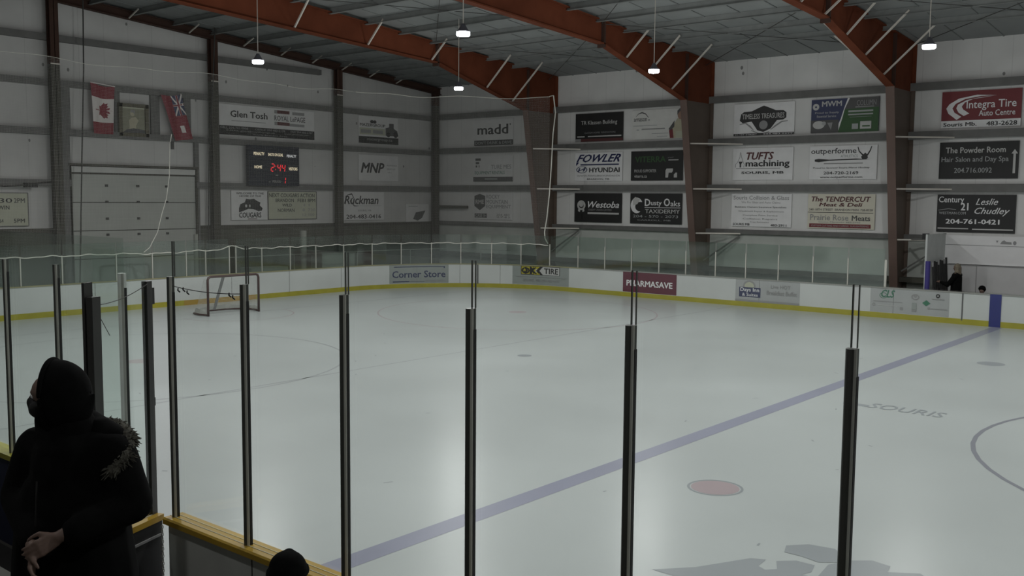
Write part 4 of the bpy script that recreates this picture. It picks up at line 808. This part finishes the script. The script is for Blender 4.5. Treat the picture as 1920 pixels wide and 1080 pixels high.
cmr = thing('ceiling_speaker', 'small dark device with cables on the girt above the left letter board', 'speaker', (XE+.3, -16.6, 4.1))
MB().box(XE+.2, XE+.4, -16.85, -16.45, 3.95, 4.1).build('body', 'black', cmr); MB().tube([(XE+.25, -18.5, 4.05), (XE+.3, -17.5, 3.98), (XE+.3, -16.8, 4.02), (XE+.25, -16.2, 4.12), (XE+.25, -15.9, 4.15)], .03, 6).build('cable', 'wire', cmr)

# ================================================================== BENCH SHELTER
bs = thing('bench_shelter', 'white walled players bench shelter behind the far boards at the right', 'shelter', (22, 2, 0))
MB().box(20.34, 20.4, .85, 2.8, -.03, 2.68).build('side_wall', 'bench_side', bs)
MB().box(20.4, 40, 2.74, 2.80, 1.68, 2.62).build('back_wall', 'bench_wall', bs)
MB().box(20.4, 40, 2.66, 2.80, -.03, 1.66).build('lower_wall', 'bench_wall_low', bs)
MB().box(20.4, 40, 2.73, 2.745, 2.30, 2.315).box(21.42, 21.44, 2.65, 2.66, 0, 1.66).box(20.40, 40, 2.64, 2.66, 1.64, 1.66).build('seam', 'mg' if 'mg' in MATS else 'grey_plastic', bs)
MB().box(20.4, 40, 2.0, 2.66, .40, .46).build('bench_seat', 'crate_grey', bs)
letter(bs, lambda a, b, d: Vector((21.95+a*.62, 2.735-d, 2.50-b*.16)), [P([(0, .1), (.06, .6), (.12, .1)], 'g'), P([(.2, .8), (.3, .2), (.4, .0), (.5, .3), (.74, .35), (.76, .8)], 'g'), E(.9, .5, .08, .4, 'g')], .62, .16)
tag(MB().tube([(20.62, .28, -.03), (20.62, .28, 1.86)], .075, 14).build('padded_post', 'pad_blue', None, (20.62, .28, -.03)), 'blue padded post at the end of the bench shelter', 'post')
lsx = thing('loudspeaker', 'small dark loudspeaker on the corner of the bench shelter', 'loudspeaker', (20.3, 1.0, 2.5))
MB().box(20.2, 20.36, .95, 1.15, 2.52, 2.7).build('cabinet', 'black', lsx); MB().bar((19.4, 2.3, 2.46), (20.3, 1.2, 2.5), .05, .05).build('bracket', 'girt', lsx)
random.seed(3); sticks = []
sl = [('leftmost dark hockey stick leaning on the shelter side wall'), 'second hockey stick from the left in the rack', 'thick dark hockey stick third from the left in the rack', 'pale thin hockey stick fourth from the left in the rack', 'hockey stick fifth from the left in the rack', 'hockey stick sixth from the left in the rack', 'thick dark hockey stick beside the rack end', 'rightmost hockey stick nearest the person with fair hair']
for i in range(8):
    y = 1.05+i*.2; x = 20.52; lean = .10; wd = (.05, .04, .07, .03, .05, .06, .08, .06)[i]; top_ = 1.78+(.0, .03, .0, .04, .05, .02, .05, .1)[i]
    st = thing('hockey_stick', sl[i], 'hockey stick', (x+.15, y-.1, 0), 'hockey sticks in the rack')
    MB().bar((x+.16, y-.12, .04), (x, y+.03, top_), wd, .045, (1, 0, 0)).build('shaft', 'near_black', st)
    MB().bar((x+.16, y-.12, .04), (x+.45, y-.16, .05), .02, .07).build('blade', 'wire', st)
    MB().bar((x+.01, y+.02, top_-.14), (x, y+.03, top_+.005), wd+.006, .05, (1, 0, 0)).build('grip', 'grey_plastic' if i % 3 == 0 else 'black', st)

# ================================================================== STANDS BEHIND THE NEAR BOARDS
sd = thing('grandstand', 'dark stepped seating platform at the bottom left', 'grandstand', (30, -30, 0))
MB().box(14, 45, -30.3, -28.85, -.03, 1.2).box(14, 45, -31.3, -30.3, -.03, 1.65).box(14, 45, -36.9, -31.3, -.03, 2.08).build('steps', 'concrete', sd)
MB().box(14, 45, -28.85, -27.25, -.03, -.005).build('walkway_mat', 'rubber', sd)

# ================================================================== PEOPLE
def xf(pos, heading, sc=1.):
    """local: x forward, y to the person's left, z up"""
    c, s = math.cos(heading), math.sin(heading)
    return lambda p: Vector((pos[0]+sc*(p[0]*c-p[1]*s), pos[1]+sc*(p[0]*s+p[1]*c), pos[2]+sc*p[2]))
def vox(o, size, smooth=6, fac=.5):
    r = o.modifiers.new('remesh', 'REMESH'); r.mode = 'VOXEL'; r.voxel_size = size; r.use_smooth_shade = True
    s = o.modifiers.new('smooth', 'SMOOTH'); s.iterations = smooth; s.factor = fac; return o
def hand(m, F, wrist, dirv, palmn, side_, curl=.5, r=.0085):
    """palm, four fingers of different length with knuckle bends and a thumb from the side of the palm"""
    wrist, d, n = Vector(wrist), Vector(dirv).normalized(), Vector(palmn).normalized(); a = d.cross(n).normalized()*side_
    for k in range(4):
        off = (k-1.5)*.0205; b0 = wrist+a*off*.7+d*.015; b1 = wrist+a*off+d*.088; m.cap(F(b0), F(b1), .0135, .0115, 8)
        L = (.062, .072, .067, .052)[k]; p = b1; dd = d.copy()
        for j, fr_ in enumerate((.45, .32, .23)):
            ang = curl*(.6+.45*j); dd = (dd*math.cos(ang)+n*math.sin(ang)).normalized(); q = p+dd*L*fr_*1.15
            m.cap(F(p), F(q), r*(1.06-.1*j), r*(1-.12*j), 8); p = q
    t0 = wrist+a*(-.030)+d*.028; t1 = t0+(d*.7-a*.75+n*.3).normalized()*.038; t2 = t1+(d*.85-a*.1+n*.5).normalized()*.030; t3 = t2+(d*.8+a*.2+n*.5).normalized()*.024
    m.cap(F(t0), F(t1), .0135, .0115, 8); m.cap(F(t1), F(t2), .0115, .010, 8); m.cap(F(t2), F(t3), .010, .0085, 8)
def head(m, F, c):
    """skull, jaw, nose, lips, ears; c = head centre; face looks along +x"""
    x, y, z = c
    for (dx, dy, dz, r) in ((-.012, 0, .03, .086), (.018, 0, .022, .078), (.022, 0, -.035, .062), (.042, 0, -.068, .040), (.02, .028, -.05, .04), (.02, -.028, -.05, .04)): m.ball(F((x+dx, y+dy, z+dz)), r, 16)
    m.cap(F((x+.090, y, z+.005)), F((x+.108, y, z-.028)), .010, .014, 8); m.ball(F((x+.098, y+.011, z-.03)), .009, 8); m.ball(F((x+.098, y-.011, z-.03)), .009, 8)
    m.cap(F((x+.078, y+.032, z+.020)), F((x+.086, y+.010, z+.022)), .011, .010, 8); m.cap(F((x+.078, y-.032, z+.020)), F((x+.086, y-.010, z+.022)), .011, .010, 8)
    m.cap(F((x+.083, y-.018, z-.056)), F((x+.083, y+.018, z-.056)), .008, .008, 8); m.cap(F((x+.080, y-.014, z-.066)), F((x+.080, y+.014, z-.066)), .009, .009, 8)
    for s_ in (-1, 1): m.cap(F((x-.012, y+s_*.084, z+.015)), F((x-.005, y+s_*.080, z-.030)), .016, .011, 8)
    m.cap(F((x-.02, y, z-.06)), F((x-.035, y, z-.18)), .052, .058, 12)
def eyes(par, F, c):
    x, y, z = c
    for s_ in (-1, 1):
        MB().ball(F((x+.074, y+s_*.031, z+.003)), .0125, 10).build('eye', 'ink_w', par, smooth=True); MB().ball(F((x+.0825, y+s_*.031, z+.003)), .006, 8).build('iris', 'black', par, smooth=True)
def arm(m, F, sh, el_, wr, r=(.055, .042, .028)):
    m.cap(F(sh), F(el_), r[0], r[1]); m.cap(F(el_), F(wr), r[1], r[2])
def body_core(m, F, H, hip, hs=1.):
    m.cap(F((-.02, 0, H-.33)), F((0, 0, H-.62)), .12, .12); m.cap(F((-.02, .1, H-.33)), F((-.02, -.1, H-.33)), .07, .07); m.cap(F((0, 0, H-.62)), F((0, 0, hip)), .12, .13)
def leg(m, F, hipp, knee, ank, toe, rs=(.085, .058, .04)):
    m.cap(F(hipp), F(knee), rs[0], rs[1]); m.cap(F(knee), F(ank), rs[1], rs[2]); m.cap(F((ank[0]-.03, ank[1], ank[2]-.04)), F(toe), .042, .032)

# person in a black hood and parka, turned to the left
def person_parka():
    pos = (25.84, -29.455, 1.2); F = xf(pos, math.atan2(-.921, .379), 1.0)
    G = xf((pos[0]-.035, pos[1]-.035, pos[2]), math.atan2(-.641, -.767), 1.06); t = thing('person', 'person in a black hood and dark fur-trimmed parka with a black face mask, facing left', 'person', pos)
    H = 1.66; hc = (.02, 0, H-.16)
    lw, rw = (.27, .16, 1.02), (.30, .05, .95)
    m = MB(); head(m, G, hc); body_core(m, F, H, .86)
    arm(m, F, (-.03, .20, H-.32), (-.02, .30, 1.12), lw); arm(m, F, (-.03, -.20, H-.32), (.0, -.29, 1.09), rw)
    hand(m, F, lw, (.70, -.45, -.35), (-.25, -.75, -.35), 1, .75); hand(m, F, rw, (.55, .35, -.75), (-.5, .7, .1), -1, .7)
    for s_ in (-1, 1): leg(m, F, (0, s_*.095, .84), (.03, s_*.10, .46), (0, s_*.10, .09), (.15, s_*.12, .035))
    b = vox(m.build('body', 'skin', t, smooth=True), .0062, 4); eyes(t, G, hc)
    # mask
    m = MB()
    for (dx, dz, r) in ((.085, -.030, .036), (.072, -.060, .042), (.05, -.085, .036)): m.ball(G((hc[0]+dx, 0, hc[2]+dz)), (r), 14)
    for s_ in (-1, 1): m.ball(G((hc[0]+.052, s_*.036, hc[2]-.05)), .042, 12); m.cap(G((hc[0]+.05, s_*.07, hc[2]-.045)), G((hc[0]-.0, s_*.088, hc[2]-.0)), .007, .005, 6)
    vox(m.build('face_mask', 'mask_black', t, smooth=True), .009, 5)
    # close black hood: shell around the head, open at the face
    m = MB(); n = 28; k_ = 15; rows = []
    for j in range(k_+1):
        v = j/k_   # 0 = rim of the face opening, 1 = back of the head
        ang = 1.47+v*(PI-1.47)   # from the forward axis
        for i in range(n):
            a = 2*PI*i/n; rx, ry, rz = .150, .128, .150
            xx = math.cos(ang)*rx; rr = math.sin(ang); zz_ = rr*math.sin(a)*rz*(1.0 if math.sin(a) > 0 else 1.30); yy_ = rr*math.cos(a)*ry
            if math.sin(a) < 0: xx += -.02*abs(math.sin(a))
            rows.append(G((hc[0]-.012+xx, yy_, hc[2]+.012+zz_)))
    m.add(rows, [(j*n+i, j*n+(i+1) % n, (j+1)*n+(i+1) % n, (j+1)*n+i) for j in range(k_) for i in range(n)])
    m.tube([rows[q % n] for q in range(n+1)], .013, 8, False)
    h_ = m.build('hood', 'hood_black', t, smooth=True); so = h_.modifiers.new('solid', 'SOLIDIFY'); so.thickness = .012; ss_ = h_.modifiers.new('sub', 'SUBSURF'); ss_.levels = 1; ss_.render_levels = 1
    m = MB(); m.cap(G((-.03, 0, H-.25)), F((-.04, 0, H-.31)), .105, .14); m.cap(G((.04, 0, H-.26)), F((.06, 0, H-.33)), .07, .10); vox(m.build('scarf', 'cloth_black', t, smooth=True), .014, 6)
    # parka
    m = MB()
    m.cap(F((-.03, .14, H-.345)), F((-.03, -.14, H-.345)), .118, .118); m.cap(F((-.01, 0, H-.38)), F((.0, 0, 1.0)), .185, .20); m.cap(F((.03, .06, 1.1)), F((.03, -.06, 1.1)), .17, .17)
    m.cap(F((.0, .08, 1.02)), F((.0, .11, .72)), .19, .20); m.cap(F((.0, -.08, 1.05)), F((.0, -.11, .72)), .19, .20)
    for sh, e_, w_ in (((-.03, .215, H-.345), (-.03, .31, 1.10), (.21, .20, 1.03)), ((-.03, -.215, H-.345), (.0, -.30, 1.08), (.225, -.02, .98))):
        m.cap(F(sh), F(e_), .108, .096, 14); m.cap(F(e_), F(w_), .096, .066, 14)
    m.cap(F((.12, -.02, H-.40)), F((.20, -.02, .74)), .05, .06)
    vox(m.build('parka', 'parka', t, smooth=True), .016, 6)
    MB().bar(F((.215, .0, H-.42)), F((.252, .0, .78)), .006, .006).build('zip', 'black', t)
    # fur trim of the thrown-back parka hood lying over the shoulder
    m = MB(); m.cap(F((-.12, -.02, H-.24)), F((-.08, .18, H-.30)), .085, .085); m.cap(F((-.08, .10, H-.26)), F((-.02, .22, H-.34)), .08, .07); m.cap(F((-.12, -.02, H-.24)), F((-.10, -.14, H-.32)), .08, .07)
    vox(m.build('parka_hood', 'parka', t, smooth=True), .014, 6)
    random.seed(5); m = MB(); key = [Vector(q) for q in ((-.20, -.06, H-.25), (-.17, .12, H-.245), (-.10, .24, H-.27), (-.01, .29, H-.335), (.05, .27, H-.40))]; arc = []
    for a_, b_ in zip(key[:-1], key[1:]): arc += [a_.lerp(b_, q/6) for q in range(6)]
    for c in arc:
        m.ball(F(c), .040, 8)
        for _ in range(46):
            d = Vector((random.gauss(0, 1), random.gauss(0, 1), random.gauss(0, 1))).normalized(); c2 = c+d*.030; tip = c+d*random.uniform(.045, .062)+Vector((random.uniform(-.012, .012), random.uniform(-.012, .012), -.012))
            m.tube([F(c2), F(tip)], [.007, .001], 4)
    m.build('fur_trim', 'fur', t)
    m = MB()
    for s_ in (-1, 1): m.cap(F((0, s_*.095, .86)), F((.03, s_*.10, .46)), .10, .075); m.cap(F((.03, s_*.10, .46)), F((0, s_*.10, .10)), .075, .062)
    vox(m.build('trousers', 'jeans', t, smooth=True), .016, 4)
    m = MB()
    for s_ in (-1, 1): m.cap(F((-.04, s_*.10, .05)), F((.16, s_*.12, .045)), .052, .045); m.cap(F((-.02, s_*.10, .12)), F((-.03, s_*.10, .05)), .06, .055)
    vox(m.build('boots', 'black', t, smooth=True), .012, 4)
person_parka()

def person_simple(pos, heading, H, label, hat=None, hair=None, jacket='cloth_black', seated=False, arm_fwd=False, sc=1., v=.010):
    F = xf(pos, heading, sc); t = thing('person', label, 'person', pos); hc = (.01, 0, H-.11); m = MB(); head(m, F, hc)
    hipz = .84 if not seated else H-.84; body_core(m, F, H, hipz+.02)
    if arm_fwd: wl, wr_ = (.46, .10, H-.58), (.40, -.12, H-.62); el_l, el_r = (.18, .24, H-.66), (.12, -.25, H-.68)
    else: wl, wr_ = (.10, .24, H-.86), (.10, -.24, H-.86); el_l, el_r = (-.03, .27, H-.62), (-.03, -.27, H-.62)
    arm(m, F, (-.02, .19, H-.32), el_l, wl); arm(m, F, (-.02, -.19, H-.32), el_r, wr_)
    hd = Vector((1, 0, .1)) if arm_fwd else Vector((.2, 0, -1)); pn = Vector((0, -.6, -.6)) if arm_fwd else Vector((.3, -1, 0))
    hand(m, F, wl, hd, pn, 1, .5); hand(m, F, wr_, hd, Vector((pn.x, -pn.y, pn.z)), -1, .5)
    for s_ in (-1, 1):
        if seated: leg(m, F, (0, s_*.1, hipz), (.42, s_*.12, hipz), (.40, s_*.12, .10), (.56, s_*.13, .04))
        else: leg(m, F, (0, s_*.095, hipz), (.03, s_*.10, .46), (0, s_*.10, .09), (.15, s_*.12, .035))
    vox(m.build('body', 'skin', t, smooth=True), v, 4); eyes(t, F, hc)
    m = MB(); m.cap(F((-.02, .10, H-.35)), F((-.02, -.10, H-.35)), .10, .10); m.cap(F((0, 0, H-.40)), F((0, 0, H-.86)), .165, .175); m.cap(F((-.02, 0, H-.25)), F((-.02, 0, H-.32)), .07, .10)
    for sh, e_, w_ in (((-.02, .20, H-.35), el_l, wl), ((-.02, -.20, H-.35), el_r, wr_)): m.cap(F(sh), F(e_), .080, .068); m.cap(F(e_), F(Vector(e_).lerp(Vector(w_), .93)), .068, .05)
    vox(m.build('jacket', jacket, t, smooth=True), .016, 5)
    m = MB()
    for s_ in (-1, 1):
        if seated: m.cap(F((0, s_*.1, hipz)), F((.42, s_*.12, hipz)), .10, .075); m.cap(F((.42, s_*.12, hipz)), F((.40, s_*.12, .12)), .075, .06)
        else: m.cap(F((0, s_*.095, hipz+.02)), F((.03, s_*.10, .46)), .10, .075); m.cap(F((.03, s_*.10, .46)), F((0, s_*.10, .10)), .075, .06)
    vox(m.build('trousers', 'jeans', t, smooth=True), .018, 4)
    m = MB()
    for s_ in (-1, 1):
        bx = .40 if seated else 0
        m.cap(F((bx-.04, s_*.11, .05)), F((bx+.15, s_*.12, .045)), .05, .042)
    vox(m.build('shoes', 'black', t, smooth=True), .014, 3)
    x, y, z = hc
    if hair:
        m = MB(); m.ball(F((x-.025, y, z+.045)), .098, 16); m.ball(F((x-.05, y, z+.0)), .092, 16)
        for s_ in (-1, 1): m.cap(F((x-.02, s_*.078, z+.03)), F((x+.0, s_*.10, z-.20)), .035, .04); m.cap(F((x-.05, s_*.06, z)), F((x-.06, s_*.07, z-.28)), .06, .05)
        m.cap(F((x-.07, 0, z)), F((x-.09, 0, z-.30)), .075, .06); vox(m.build('hair', hair, t, smooth=True), .012, 4)
    else:
        m = MB(); m.ball(F((x-.03, y, z+.01)), .092, 16); m.ball(F((x-.02, y, z+.04)), .09, 16); vox(m.build('hair', 'hair_dark', t, smooth=True), .012, 3)
    if hat:
        m = MB(); m.ball(F((x-.005, y, z+.062)), tuple(q*sc for q in (.112, .105, .10)), 20); m.ball(F((x-.03, y, z+.035)), .104, 18); m.cap(F((x+.03, .0, z+.11)), F((x+.03, 0, z+.125)), .05, .04)
        vox(m.build('toque', 'hood_black', t, smooth=True), .010, 5)
        ring = [F((x-.008+.112*math.cos(a), y+.106*math.sin(a), z+.045-.02*math.cos(a+PI))) for a in [2*PI*i/24 for i in range(25)]]
        MB().tube(ring, .014, 8, False).build('hat_brim', 'hood_black', t, smooth=True)
    return t
person_simple((25.95, -28.31, -.03), 2.25, 1.73, 'person in a black toque, only the top of the head showing at the bottom edge', hat=True, v=.009)
person_simple((21.22, 1.25, -.03), math.radians(175), 1.78, 'person with long fair hair and black jacket reaching for the hockey sticks', hair='hair_blonde', arm_fwd=True, v=.011)
person_simple((21.9, 1.6, -.03+.0), math.radians(-90), 1.10+.0, 'seated person of whom only a dark cap shows above the far boards', hat=True, seated=True, sc=.98, v=.012)
